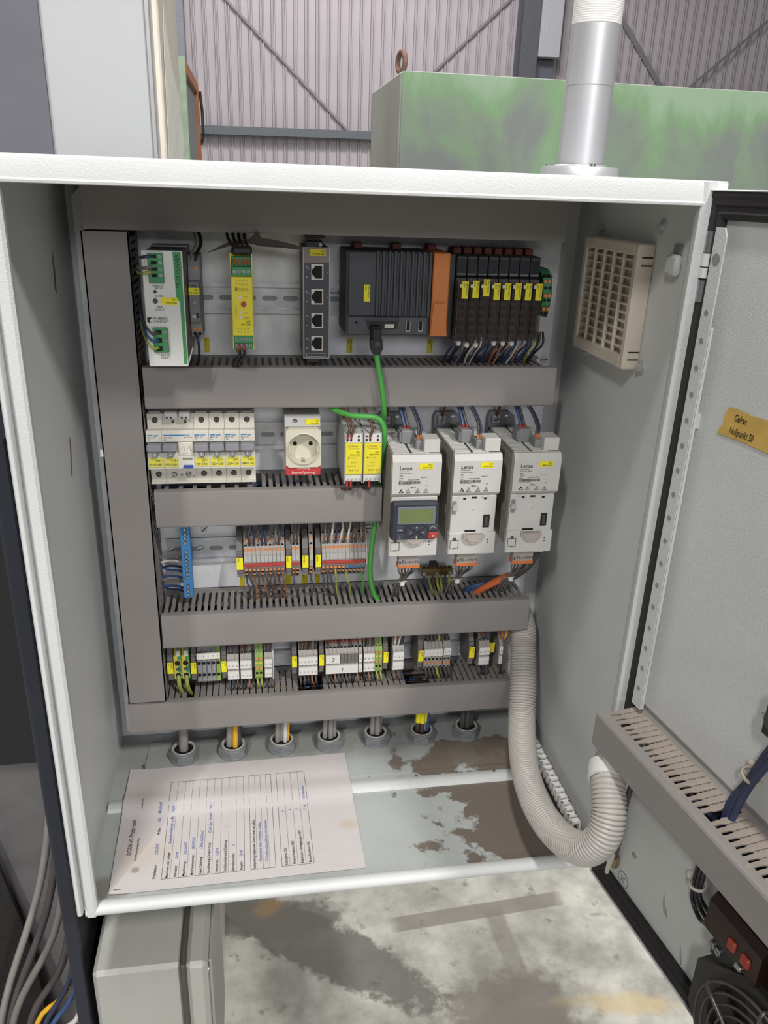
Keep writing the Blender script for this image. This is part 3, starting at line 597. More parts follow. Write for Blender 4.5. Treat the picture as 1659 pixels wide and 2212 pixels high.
b.text('PSR-ESD-30', (293.7, 183.8, ZR(1100)), 1.4, (0, 0, 1), (-1, 0, 0), wid=.9).text('Power', (301, 183.8, ZR(885)), 1.2).text('K1/K2', (301, 183.8, ZR(1082)), 1.2).text('K3(t)/K4(t)', (301, 183.8, ZR(1140)), 1.1, wid=.8)
for t_, yy in (('13   14   23   24', 1272), ('37   38   47   48', 1314)): b.text(t_, (299.8, 183.8, ZR(yy)), 1.5, align='CENTER', wid=.85)
part(sr, 'lettering', b, inky)
for yy, r, m_, nm in ((890, 1.7, white, 'status_lamp'), (972, 3., redc, 'red_lens'), (1068, 1.7, white, 'status_lamp'), (1125, 1.7, white, 'status_lamp')):
    part(sr, nm, B().cyl((297.8 if r < 2 else 301.2, 184.2, ZR(yy)), FRONT, r, .7, 16), m_, 40)
ylabel(sr, 292.8, 309.6, ZR(1238), ZR(1152), 184, '-25A1', '=PS+CAB1')
part(sr, 'terminal_cap', B().cbox(291, 311.5, 188, 205, 690, 698, 2), black)
for i in range(4): wire('wire', [(283+i*7, 262, 722), (286+i*6, 225, 705), (292+i*5, 200, 698), (293+i*4.8, 196, 690)], 1.7, w_black, 'black wire fanning into the top of the yellow safety relay', group='black wires above the safety relay')
for i in range(2):
    part(sr, 'ferrule', B().cyl((295+i*4.9, 190, 590), (.1, 0, 1), 1.4, 6, 8), redc, 40)
    wire('wire', [(295+i*4.9, 190, 591), (295+i*5, 192, 585), (290+i*4, 205, 574), (284+i*7, 232, 560)], 1.7, w_black, 'black wire leaving the bottom of the yellow safety relay', group='black wires below the safety relay')
# torn brown strap lying across the relay wires
single('loose_strip', B().slab([(262, 215, 688), (285, 214, 700), (309, 213, 704.5), (314, 213, 709), (317, 213, 713), (322, 213, 706), (342, 214, 703), (364, 216, 698), (366, 216, 694), (345, 214, 696), (322, 213, 697), (308, 213, 700), (286, 214, 696)], (0, 1.2, 0)), mat('brown_tape', '#463d37', .7, var=.2), 'torn brown strip hanging in front of the wires above the safety relay', 'strip')
# network switch
sw = thing('network_switch', 'slim dark network switch with four open ports', 'network switch', (381, 250, 576.5))
part(sw, 'housing', B().cbox(366.6, 395.4, 216, 286, 577, 697, .8), mat('switch_housing', '#57524f', .5, .3)); part(sw, 'front_frame', B().cbox(366, 396, 214.5, 217, 576.2, 697.4, .5), mat('light_trim', '#b7b3b0', .4, .3))
part(sw, 'front_panel', B().box(367.3, 394.9, 214, 214.8, 577.4, 681.4), mat('switch_front', '#3b3d43', .45)); part(sw, 'head_panel', B().box(367.3, 394.9, 214, 214.8, 681.5, 696.6), mat('switch_head', '#7d736e', .5))
ylabel(sw, 374, 391, 688.5, 695.6, 214, '-61A2', '=CON+CAB1', m=labd)
for k, zt in enumerate((679.7, 653.2, 627.4, 601.9)):
    o = part(sw, 'port', B().box(375.2, 388.4, 213.4, 214.4, zt-16.4, zt), mat('port_frame', '#d9cdc4', .4))
    part(o, 'socket', B().prism([(387, zt-1.5), (378.6, zt-1.5), (378.6, zt-3.6), (377, zt-3.6), (377, zt-5.4), (375.6, zt-5.4), (375.6, zt-11), (377, zt-11), (377, zt-12.8), (378.6, zt-12.8), (378.6, zt-15), (387, zt-15)], 'y', 213.0, 213.6), hole)
    [part(sw, 'port_mark', B().box(a_, b_, 213.7, 214.1, zt-c_, zt-d_), lgrey) for a_, b_, c_, d_ in ((369, 371, 3.4, 2.6), (369, 371, 14, 13.2), (371.6, 372.6, 5, 4), (392.6, 393.4, 9, 8.4))]
part(sw, 'name_field', ring(B(), 369.5, 391, 578.6, 582.6, [(0, 214), (0, 213.6), (.4, 213.6), (.4, 214)]), lgrey)
part(sw, 'supply_plug', B().cbox(370, 389, 224, 246, 695, 703, .8), mat('dark_green_plug', '#253a33', .5))
for i in range(3): part(sw, 'ferrule', B().cyl((372+i*6, 232, 702.5), (0, 0, 1), 1.4, 4.2, 8), brownt, 40)
part(sw, 'plug_cap', B().cbox(369.5, 391, 226, 244, 706, 709.6, 1), black)
screw(sw, (386, 224, 699.5), FRONT, 1.8, depth=.5)
part(sw, 'rail_foot', B().cbox(370, 386, 222, 286, 570, 577.5, 1), black)
# controller
pc = thing('controller', 'dark grey ribbed industrial controller with a green network cable', 'controller', (463, 250, 602.5))
cm = mat('controller_housing', '#3d3f44', .5, var=.05)
part(pc, 'housing', B().cbox(414, 511.5, 219, 286, 602.5, 694.5, 1), cm)
part(pc, 'front_cover', B().cbox(416.5, 511, 215, 221, 624.5, 694, 1), cm)
for i in range(10): part(pc, 'rib', B().prism([(446.5+i*6.6, 215.2), (447.8+i*6.6, 212.8), (450.3+i*6.6, 212.8), (451.6+i*6.6, 215.2)], 'z', 625, 695), cm)
part(pc, 'lower_front', B().cbox(416.5, 509, 217, 221, 603.2, 623.5, .8), mat('controller_lower', '#4c4e53', .5))
part(pc, 'port_hood', B().prism([(438, 622.5), (475, 622.5), (475, 618.5), (473, 609.5), (440, 609.5), (438, 618.5)], 'y', 216.2, 217.4), black)
part(pc, 'hood_bar', B().cbox(437, 475.5, 214.8, 217.5, 618.5, 623.5, .6), cm); part(pc, 'port_face', B().box(459, 470, 215.8, 216.4, 611, 615.5), warmw)
for xx in (484, 498.5): part(pc, 'usb_port', B().box(xx, xx+5, 216.4, 217.2, 607, 619.5), steel); part(pc, 'usb_slot', B().box(xx+.8, xx+4.2, 216.1, 216.6, 608.5, 619), hole)
part(pc, 'reset_opening', B().cyl((426.5, 217.1, 617), FRONT, 1.5, .4, 12), hole)
ylabel(pc, 434, 441, 640.5, 659, 214.9, '-66A1', '=CON+CAB1', True)
for xx in (432.5, 478): part(pc, 'release_tab', B().cbox(xx-5, xx+5, 262, 284, 694, 700.5, .8), brownt)
part(pc, 'pin_mark', B().cyl((419, 215, 686), FRONT, 1, .3, 8).cyl((507, 215, 660), FRONT, 1, .3, 8), black)
oe = thing('orange_end_piece', 'orange plastic end piece beside the dark controller', 'end piece', (521, 250, 602.5))
part(oe, 'body', B().cbox(511.8, 531.2, 213.5, 286, 602.5, 694.8, 1.2), orange); part(oe, 'trapezoid_cover', B().prism([(514, 640), (527, 640), (531, 606), (511.9, 606)], 'y', 211.6, 214), orange); part(oe, 'foot', B().cbox(511.8, 531.6, 212.6, 215, 602.5, 606.5, .5), orange)
part(oe, 'release_tab', B().cbox(515, 525, 262, 284, 694, 700.5, .8), brownt)
# patch plug and green cable
pl = thing('network_cable', 'green network cable plugged into the controller and led down between the devices', 'network cable', (452, 214, 580))
part(pl, 'plug', B().cbox(442.5, 454, 205, 217, 598, 614.5, 1).cbox(444, 453, 203.5, 206, 599, 612, .6), black); part(pl, 'plug_boot', B().prism([(442, 600), (455, 600), (456, 590), (453, 583), (445, 583), (442, 590)], 'y', 203, 216), black); part(pl, 'plug_latch', B().cbox(446, 452.5, 201.5, 204, 592, 598, .6), dgrey)
part(pl, 'cable', B().tube(smooth([(449, 210, 586), (451, 205, 572), (455, 203, 552), (458.5, 205, 530), (461, 212, 512), (462, 222, 500), (463, 230, 488)], 6), 3.4, 10), w_green, 60)
part(pl, 'cable', B().tube(smooth([(398, 232, 516), (405, 222, 513), (420, 207, 511), (438, 203, 510.5), (452, 204, 508), (459.5, 203, 499), (461.4, 204, 485), (461.3, 218, 455), (461, 232, 425), (460.2, 240, 400), (459, 238, 366), (454.5, 236, 320), (454.5, 238, 285), (460, 236, 258), (470, 240, 240)], 6), 3.4, 10), w_green, 60)
# I/O modules
iom = mat('io_module_housing', '#3a3b3f', .5, var=.06); tint = mat('smoked_cover_plastic', '#4d433f', .12, var=.05, alpha=.32)
GIO = 'narrow input output modules'
io0 = thing('io_module', 'x', 'module', (549.8, 250, 594), GIO)
def io_parts(p, x0):
    part(p, 'base', B().cbox(x0+.2, x0+12.3, 244, 286, 594, 691, .6), iom); part(p, 'head', B().cbox(x0+.4, x0+12.1, 234, 245, 668, 690.5, .8), iom)
    part(p, 'status_window', B().box(x0+1.5, x0+10.8, 233.6, 234.2, 671.5, 687), mat('status_window', '#23262c', .25)); part(p, 'window_edge', B().box(x0+1.2, x0+11, 233.4, 234.3, 670.2, 671.2), mgrey)
    part(p, 'terminal_carrier', B().prism([(245, 668), (232, 666), (228, 655), (226, 600), (236, 595), (245, 595)], 'x', x0+.6, x0+11.9), mat('io_terminal', '#4a4240', .5))
    for i in range(5): part(p, 'wire_opening', B().cbox(x0+2.6, x0+9.8, 225.6, 229, 640-i*9, 645-i*9, .4), hole)
    part(p, 'latch', B().cbox(x0+1, x0+3.8, 216, 220, 657, 661, .5), white)
    part(p, 'clear_cover', B().box(x0+.5, x0+12, 216.5, 217.2, 597, 663).box(x0+.5, x0+1, 217, 232, 597, 663).box(x0+11.5, x0+12, 217, 232, 597, 663), tint)
    part(p, 'release_tab', B().cbox(x0+2, x0+11.5, 262, 284, 690.5, 698, .8), brownt)
io_parts(io0, 543.5)
IOL = ('-64A3', '-64A4', '-64A5', '-67A1', '-67A2', '-67A3', '-67A4', '-67A5')
ios = [io0]+[dup(io0, (549.8+12.6*i, 250, 594)) for i in range(1, 8)]
where = ('next to the orange end piece', 'second after the orange end piece', 'third after the orange end piece', 'fourth after the orange end piece', 'fifth after the orange end piece', 'sixth after the orange end piece', 'next to last before the small green terminals', 'last before the small green terminals')
for i, o in enumerate(ios):
    o['label'] = 'dark input output module with yellow label, '+where[i]
    x0 = 543.5+12.6*i; dz = (0, 1, 3, -1, -1, -1, -1, -1)[i]
    ylabel(o, x0+3.6, x0+11, 645+dz, 664+dz, 216.4, IOL[i], '=CON+CAB1', True)
part(io0, 'feed_base', B().cbox(531.6, 543.6, 240, 286, 597, 692, .6), iom); part(io0, 'perforated_side', B().box(543.0, 543.4, 217, 232, 597, 664), mat('cover_side', '#6a5f5a', .4))
for i in range(7): part(io0, 'side_hole', B().cyl((543, 222, 603+i*8.5), (-1, 0, 0), 1.3, .3, 10), hole)
tg = thing('end_terminal', 'small green and orange terminal pair at the end of the controller row', 'terminal', (654, 250, 622))
part(tg, 'body', B().prism([(286, 676), (250, 676), (232, 668), (228, 655), (228, 640), (236, 624), (286, 620)], 'x', 648.5, 658.5), green)
part(tg, 'end_plate', B().prism([(286, 677), (250, 677), (231, 669), (226, 655), (226, 640), (234, 622), (286, 619)], 'x', 658.5, 660.5), lgrey)
for xx in (651, 656):
    for zz in (664, 648.5, 633): part(tg, 'release_button', B().cbox(xx-2, xx+2, 226.4 if zz < 660 else 230, 233, zz-2, zz+2, .4), orbtn)
    for zz in (670, 657, 643, 627): part(tg, 'wire_opening', B().cyl((xx, 236 if zz in (670, 627) else 228.2, zz), FRONT, 2, 4 if zz in (670, 627) else .5, 12), hole)
# wires under the modules, cable ties
wm_ = (w_dblue, w_dblue, w_grey, w_dg, w_white, w_white, w_dblue, w_blue, w_dg, w_orange, w_pink, w_blue, w_white, w_pink, w_blue, w_gy, w_dg)
wm_ = [m_ for q_ in wm_ for m_ in (q_, (w_dblue, w_dg, w_black)[len(q_.name) % 3])]
for i, m_ in enumerate(wm_):
    xx = 545+i*3.3; l_ = m_.name.replace('_', ' ')+' dropping from the input output modules into the duct'
    l_ = l_.replace('dark blue wire', 'dark blue wire').replace('green yellow wire', 'green yellow wire')
    wire('wire', [(xx, 230, 606), (xx-1+rnd.uniform(-2, 2), 226, 592), (xx-4+rnd.uniform(-5, 2), 236, 578), (xx-9+rnd.uniform(-5, 6), 252, 556)], 1.35, m_, l_, group='wires below the modules')
for i, xx in enumerate((549, 559, 570, 592, 603, 614)):
    tt = thing('cable_tie', 'white cable tie around the wires below the input output modules', 'cable tie', (xx, 226, 588), 'cable ties below the modules')
    part(tt, 'head', B().cbox(xx-2.6, xx+2.6, 221, 226, 590-2*(i in (1, 2)), 596-2*(i in (1, 2)), 1.2), tie_m); part(tt, 'strap', B().torus((xx, 229, 593-2*(i in (1, 2))), (0, .3, 1), 5, .7, 16, 5), tie_m, 60)
# yellow markers on the plate
pt = [(428, '-66A1', 568), (530, '-64A3', 568)]
for xx, t_, zz in pt: 
    o = thing('plate_label', 'yellow marking label on the plate below the '+('dark controller' if xx < 500 else 'orange end piece'), 'label', (xx, 291, zz)); ylabel(o, xx-3.5, xx+3.5, zz, zz+18, 291.6, t_, '=CON+CAB1', True, labd)
for xx, l_ in ((255, 'yellow marking label on the plate below the narrow grey breaker module'), (292, 'yellow marking label on the plate below the yellow safety relay')):
    o = thing('plate_label', l_, 'label', (xx, 291, 568)); ylabel(o, xx-3, xx+3, 568, 586, 291.6, '=PS+CAB1', None, True, labd)
# ================================================================ ROW 2
MW = 17.7
def mcb_prof(): return [(286, 507), (236, 507), (236, 489.5), (229, 490.5), (219, 491.6), (217, 490), (217, 478.5), (222, 478), (222, 466), (217, 465), (217, 445.5), (220, 444), (236, 442), (236, 424), (232, 424), (232, 421.5), (286, 421.5)]
clearl = mat('clear_label_cover', '#b9c9c4', .1, alpha=.06)
def mcb(x0, label, text, l1, l2):
    t = thing('circuit_breaker', label, 'circuit breaker', (x0+MW/2, 260, 421.5), 'miniature circuit breakers'); x1 = x0+MW-.3
    part(t, 'housing', B().prism(mcb_prof(), 'x', x0, x1), warmw)
    part(t, 'top_recess', B().box(x0+2.5, x1-2.5, 240, 262, 507, 508.5), lgrey)
    part(t, 'handle', B().cbox(x0+.3, x1-.2, 207, 223, 468.8, 477.4, 1.5), mat('toggle_plastic', '#8b8c92', .45)); part(t, 'handle_stem', B().cbox(x0+5.5, x1-5, 211, 224, 461.5, 469, .6), MATS['toggle_plastic']); part(t, 'position_mark', B().box(x0+8.2, x0+8.9, 210.7, 211.2, 463, 467.5), white)
    for zz in (499.5, 432.5):
        o = part(t, 'terminal_well', B().cyl((x0+MW/2, 236.1, zz), FRONT, 3.5, .35, 16), hole, 40); screw(o, (x0+MW/2, 236, zz), FRONT, 2.6, mat('dull_screw', '#6c6964', .45, .8), depth=.6)
    part(t, 'brand_bar', B().box(x0+1.2, x0+7, 216.8, 217.1, 485.8, 487.1), bluel); part(t, 'lettering', B().text('hager', (x0+7.6, 216.8, 485.5), 2.4, wid=.85), bluel)
    part(t, 'lettering', B().text(text[0], (x0+1.4, 216.8, 483), 1.7, wid=.9).text(text[1], (x0+1.4, 216.8, 480.6), 1.7).text('?', (x1-2.6, 216.8, 481.6), 1.6), inkg)
    o = part(t, 'label_cover', B().cbox(x0+.8, x1-.4, 213.8, 215.2, 444.5, 461, .4), clearl); ylabel(t, x0+1.4, x1-.8, 448.2, 459, 216.6, l1, l2)
    return t
mcb(185.2, 'grey white circuit breaker at the end beside the upright duct', ('MCN 102', 'C2'), '-18F1', '=PS+CAB1')
mcb(185.2+3*MW, 'grey white circuit breaker next to the double width breaker with the blue button', ('MCN 104', 'C4'), '-23F1', '=PS+CAB1')
mcb(185.2+4*MW, 'grey white circuit breaker, second after the double width breaker', ('MCN 106', 'C6'), '-31F1', 'CLEA+CAB1')
mcb(185.2+5*MW, 'grey white circuit breaker, third after the double width breaker', ('MCN 106', 'C6'), '-35F1', 'CLEA+CAB1')
mcb(185.2+6*MW, 'grey white circuit breaker at the end facing the socket', ('MCN 106', 'C6'), '-43F1', '=MEA+CAB1')
x0 = 185.2+MW; x1 = x0+2*MW-.3
t = thing('residual_current_breaker', 'double width residual current breaker with a blue test button', 'circuit breaker', (x0+MW, 260, 421.5), 'miniature circuit breakers')
part(t, 'housing', B().prism(mcb_prof(), 'x', x0, x1), warmw)
part(t, 'terminal_cover', B().cbox(x0+3, x0+18, 226, 252, 503, 512, .8).cbox(x0+19.5, x1-3, 226, 252, 503, 512, .8), lgrey)
part(t, 'terminal_notch', B().box(x0+5, x0+7, 225.6, 226.4, 504, 506).box(x0+9.5, x0+11.5, 225.6, 226.4, 504, 506).box(x0+22, x0+24, 225.6, 226.4, 504, 506).box(x0+26.5, x0+28.5, 225.6, 226.4, 504, 506), hole)
part(t, 'handle', B().cbox(x0+.3, x0+MW-.6, 207, 223, 468.8, 477.4, 1.5), MATS['toggle_plastic']); part(t, 'handle_stem', B().cbox(x0+5.5, x0+12.5, 211, 224, 461.5, 469, .6), MATS['toggle_plastic']); part(t, 'position_mark', B().box(x0+8.6, x0+9.3, 210.7, 211.2, 463, 467.5), white)
part(t, 'indicator_panel', B().cbox(x0+MW, x1-.4, 215.8, 223, 462, 478, .8), warmw)
part(t, 'test_button', B().cbox(x0+22.5, x0+33.5, 213.5, 218, 446.8, 450, .5), navy, label='blue test button'); part(t, 'indicator_window', B().cbox(x0+22, x0+33, 216, 217.6, 456.5, 459, .3), mat('olive_window', '#8a8a72', .4))
part(t, 'brand_bar', B().box(x0+1.2, x0+24.5, 216.8, 217.1, 485.8, 487.1), bluel); part(t, 'lettering', B().text('hager', (x0+25.2, 216.8, 485.5), 2.4, wid=.85), bluel)
b = B().text('ADS 960D', (x0+1.4, 216.8, 482.8), 1.8, wid=.9).text('I\u0394n 0.03 A', (x1-1, 216.8, 482.8), 1.8, align='RIGHT', wid=.85).text('C10', (x0+1.4, 216.8, 480.2), 1.8)
for zz in (497, 428): part(t, 'lettering', B().text('N', (x1-5, 235.7, zz), 2.5), inkg)
part(t, 'lettering', B().text('1,3,5 N', (x0+21, 215.6, 464), 1.6), inkg)
part(t, 'lettering', b, inkg)
for xx in (x0+21, x0+28): part(t, 'circuit_symbol', B().tube([(xx, 215.6, 470), (xx+3.5, 215.6, 474), (xx+3.5, 215.6, 468)], .2, 4), inkg)
for xx in (x0+10, x0+24): part(t, 'padlock_mark', B().box(xx, xx+3, 235.6, 236, 496, 499).tube([(xx+.5, 235.8, 499), (xx+.5, 235.8, 501), (xx+2.5, 235.8, 501), (xx+2.5, 235.8, 499)], .3, 5), dgrey)
for xx in (x0+9.2, x0+26): o = part(t, 'terminal_well', B().cyl((xx, 236.1, 432), FRONT, 3.4, .35, 16), hole, 40); screw(o, (xx, 236, 432), FRONT, 2.7, steel, depth=.6)
part(t, 'neutral_mark', B().torus((x0+18, 236, 431), FRONT, 1.3, .25, 14, 5), dgrey, 60)
part(t, 'label_cover', B().cbox(x0+.8, x0+MW-.4, 213.8, 215.2, 444.5, 461, .4), clearl); ylabel(t, x0+1.4, x0+MW-.8, 448.2, 459, 216.6, '-19F1', '=PS+CAB1')
for xx, m_, l_ in ((x0+8, w_black, 'black wire into the top of the double width breaker'), (x0+28, w_blue, 'blue wire into the top of the double width breaker')): wire('wire', [(xx, 240, 509), (xx, 242, 518), (xx-1, 250, 530)], 2.2, m_, l_)

# power socket
so = thing('power_socket', 'cream earthed power socket with a red sign below it', 'socket', (365.8, 255, 434))
cx, cz, r = 366, 468, 19.6
part(so, 'upper_housing', B().prism([(286, 506), (234, 506), (229, 503), (226, 492.5), (286, 492.5)], 'x', 344.4, 386.8), lgrey)
part(so, 'side_body', B().box(345, 386.5, 231.5, 286, 444.5, 492.5), warmw)
b = B(); n = 40; k = len(b.v); pr_ = [(216.4, r), (214.6, r+.4), (214, r-.6), (216, r-1.6), (231, r-1.9)]
sq = []
for i in range(n):
    a = 2*math.pi*i/n; c, s_ = math.cos(a), math.sin(a); e = min((21.2/abs(c)) if abs(c) > 1e-6 else 1e9, (24/abs(s_)) if abs(s_) > 1e-6 else 1e9); sq.append((cx+c*e, cz+s_*e))
rows = [[(p[0], 232, p[1]) for p in sq], [(cx+(p[0]-cx)*1., 217.2, cz+(p[1]-cz)*1.) for p in sq], [(cx+(p[0]-cx)*.98, 216.4, cz+(p[1]-cz)*.98) for p in sq]]+[[(cx+math.cos(2*math.pi*i/n)*q, y, cz+math.sin(2*math.pi*i/n)*q) for i in range(n)] for y, q in pr_]
for q in rows: b.v += q
for j in range(len(rows)-1): b.f += [(j*n+i, j*n+(i+1) % n, (j+1)*n+(i+1) % n, (j+1)*n+i) for i in range(n)]
b.f.append(tuple(range((len(rows)-1)*n, len(rows)*n)))
part(so, 'face', b, cream, 30)
for xx in (cx-9.5, cx+9.5): part(so, 'pin_hole', B().cyl((xx, 231.2, cz+2), FRONT, 2.6, .6, 16), hole)
part(so, 'centre_plug', B().cyl((cx, 231.2, cz+4), FRONT, 3.2, .5, 20), cream, 40)
for sgn in (-1, 1): part(so, 'earth_clip', B().cbox(cx-1.8, cx+1.8, 218, 230, cz+sgn*17-1.6, cz+sgn*17+1.6, .5), steel)
for sgn in (-1, 1): part(so, 'guide_rib', B().cbox(cx+sgn*17.4-1.6, cx+sgn*17.4+1.6, 217, 231, cz-5, cz+5, .5), cream)
o = part(so, 'terminal_well', B().cyl((356.6, 228, 498.6), FRONT, 3, .5, 14), hole, 40); screw(o, (356.6, 228, 498.6), FRONT, 2.2, steel, depth=.7)
ylabel(so, 369, 386, 494.6, 501.5, 226.6, '-19X1', '=PS+CAB1')
o = part(so, 'warning_sign', B().box(344.8, 386.4, 219, 221, 434, 445), redw, label='red sign with white lettering')
part(o, 'lettering', B().text('Achtung', (365.8, 218.8, 441.6), 3.2, align='CENTER', wid=.95).text('Externe Spannung', (365.8, 218.8, 435.6), 3.3, align='CENTER', wid=.8), white)
wire('wire', [(355, 250, 505), (354, 246, 512), (354, 252, 525)], 1.6, brownt, 'red brown wire into the top of the power socket')
# timer relays
def relay(x0, label, l1, l2, ws):
    t = thing('coupling_relay', label, 'relay', (x0+11, 240, 431), 'yellow fronted coupling relays'); x1 = x0+21.6
    part(t, 'housing', B().prism([(286, 512), (250, 512), (244, 506), (240, 497), (212, 493), (202, 491), (200, 480), (199, 442), (201, 434), (286, 434)], 'x', x0+.8, x1-.8), lgrey)
    part(t, 'side_plate', B().prism([(286, 511), (250, 511), (238, 497), (201, 492), (197, 480), (196, 430), (286, 430)], 'x', x0, x0+.9).prism([(286, 511), (250, 511), (238, 497), (201, 492), (197, 480), (196, 430), (286, 430)], 'x', x1-.9, x1), lgrey)
    part(t, 'yellow_front', B().cbox(x0+.7, x1-.7, 195.2, 200.5, 441.5, 479.5, .5), yel); part(t, 'terminal_head', B().cbox(x0+1, x1-1, 197.5, 210, 479.8, 491, .8), white)
    for i, xx in enumerate((x0+3.2, x0+7.4, x0+16.5)):
        part(t, 'wire_opening', B().box(xx-1.2, xx+1.2, 197.1, 197.8, 482, 485), hole)
        if i != 1 or ws == 1: part(t, 'release_slot', B().box(xx-1.2, xx+1.2, 197.1, 197.8, 487, 489.4), dgrey)
        part(t, 'rear_slot', B().box(xx-1.2, xx+1.2, 240, 243, 499, 502), hole)
    part(t, 'lower_terminal', B().cbox(x0+1, x1-1, 197.5, 205, 431.5, 441, .6), white)
    for i in range(4): part(t, 'lower_slot', B().box(x0+3+i*4.6, x0+6+i*4.6, 197.1, 197.8, 433, 436), lgrey)
    b = B().text('finder', (x0+8, 195, 475.6), 2.3).text('7S.14.9.024.0220', (x0+11, 195, 473), 1.4, align='CENTER', wid=.8).text('Ue 24V=', (x0+8, 195, 461.6), 1.3).text('6A 250V~', (x0+11, 195, 456), 1.2, align='CENTER').text('EN 50205 TYPE A', (x0+3, 195, 451.5), 1.2, wid=.8).torus((x0+5.4, 195.1, 476.7), FRONT, 1.3, .25, 14, 5)
    part(t, 'lettering', b, inky)
    for i in range(4): part(t, 'status_window', B().box(x0+6+i*2.9, x0+7.3+i*2.9, 194.9, 195.4, 446, 448), inky)
    part(t, 'mark', B().box(x0+4, x0+5.6, 194.9, 195.4, 461.4, 463), ink)
    ylabel(t, x0+3, x0+19.2, 464.4, 471.4, 195.2, l1, l2)
    for i in range(ws):
        xx = x0+(3.2 if ws == 2 else 7.4)+i*4.4
        part(t, 'ferrule', B().cyl((xx, 196.5, 486), (0, -.15, 1), 1.3, 5, 8), redc, 40); part(t, 'ferrule', B().cyl((xx, 196, 433), (0, 0, -1), 1.5, 7, 8), redc, 40)
        wire('wire', [(xx, 196, 489), (xx+2, 196, 498), (xx-1, 205, 508), (xx-5+i*3, 230, 520)], 1.6, w_brown, 'dark brown wire into the top of the yellow fronted relays', group='brown wires above the relays')
        wire('wire', [(xx, 196, 428), (xx+1, 200, 421), (xx-3, 212, 417), (xx-6, 235, 412)], 1.6, w_brown, 'dark brown wire leaving the bottom of the yellow fronted relays', group='brown wires below the relays')
relay(413.2, 'yellow fronted coupling relay next to the power socket', '-30K1', 'CLEA+CAB1', 2)
relay(435.8, 'yellow fronted coupling relay next to the green cable', '-43K1', '=MEA+CAB1', 1)

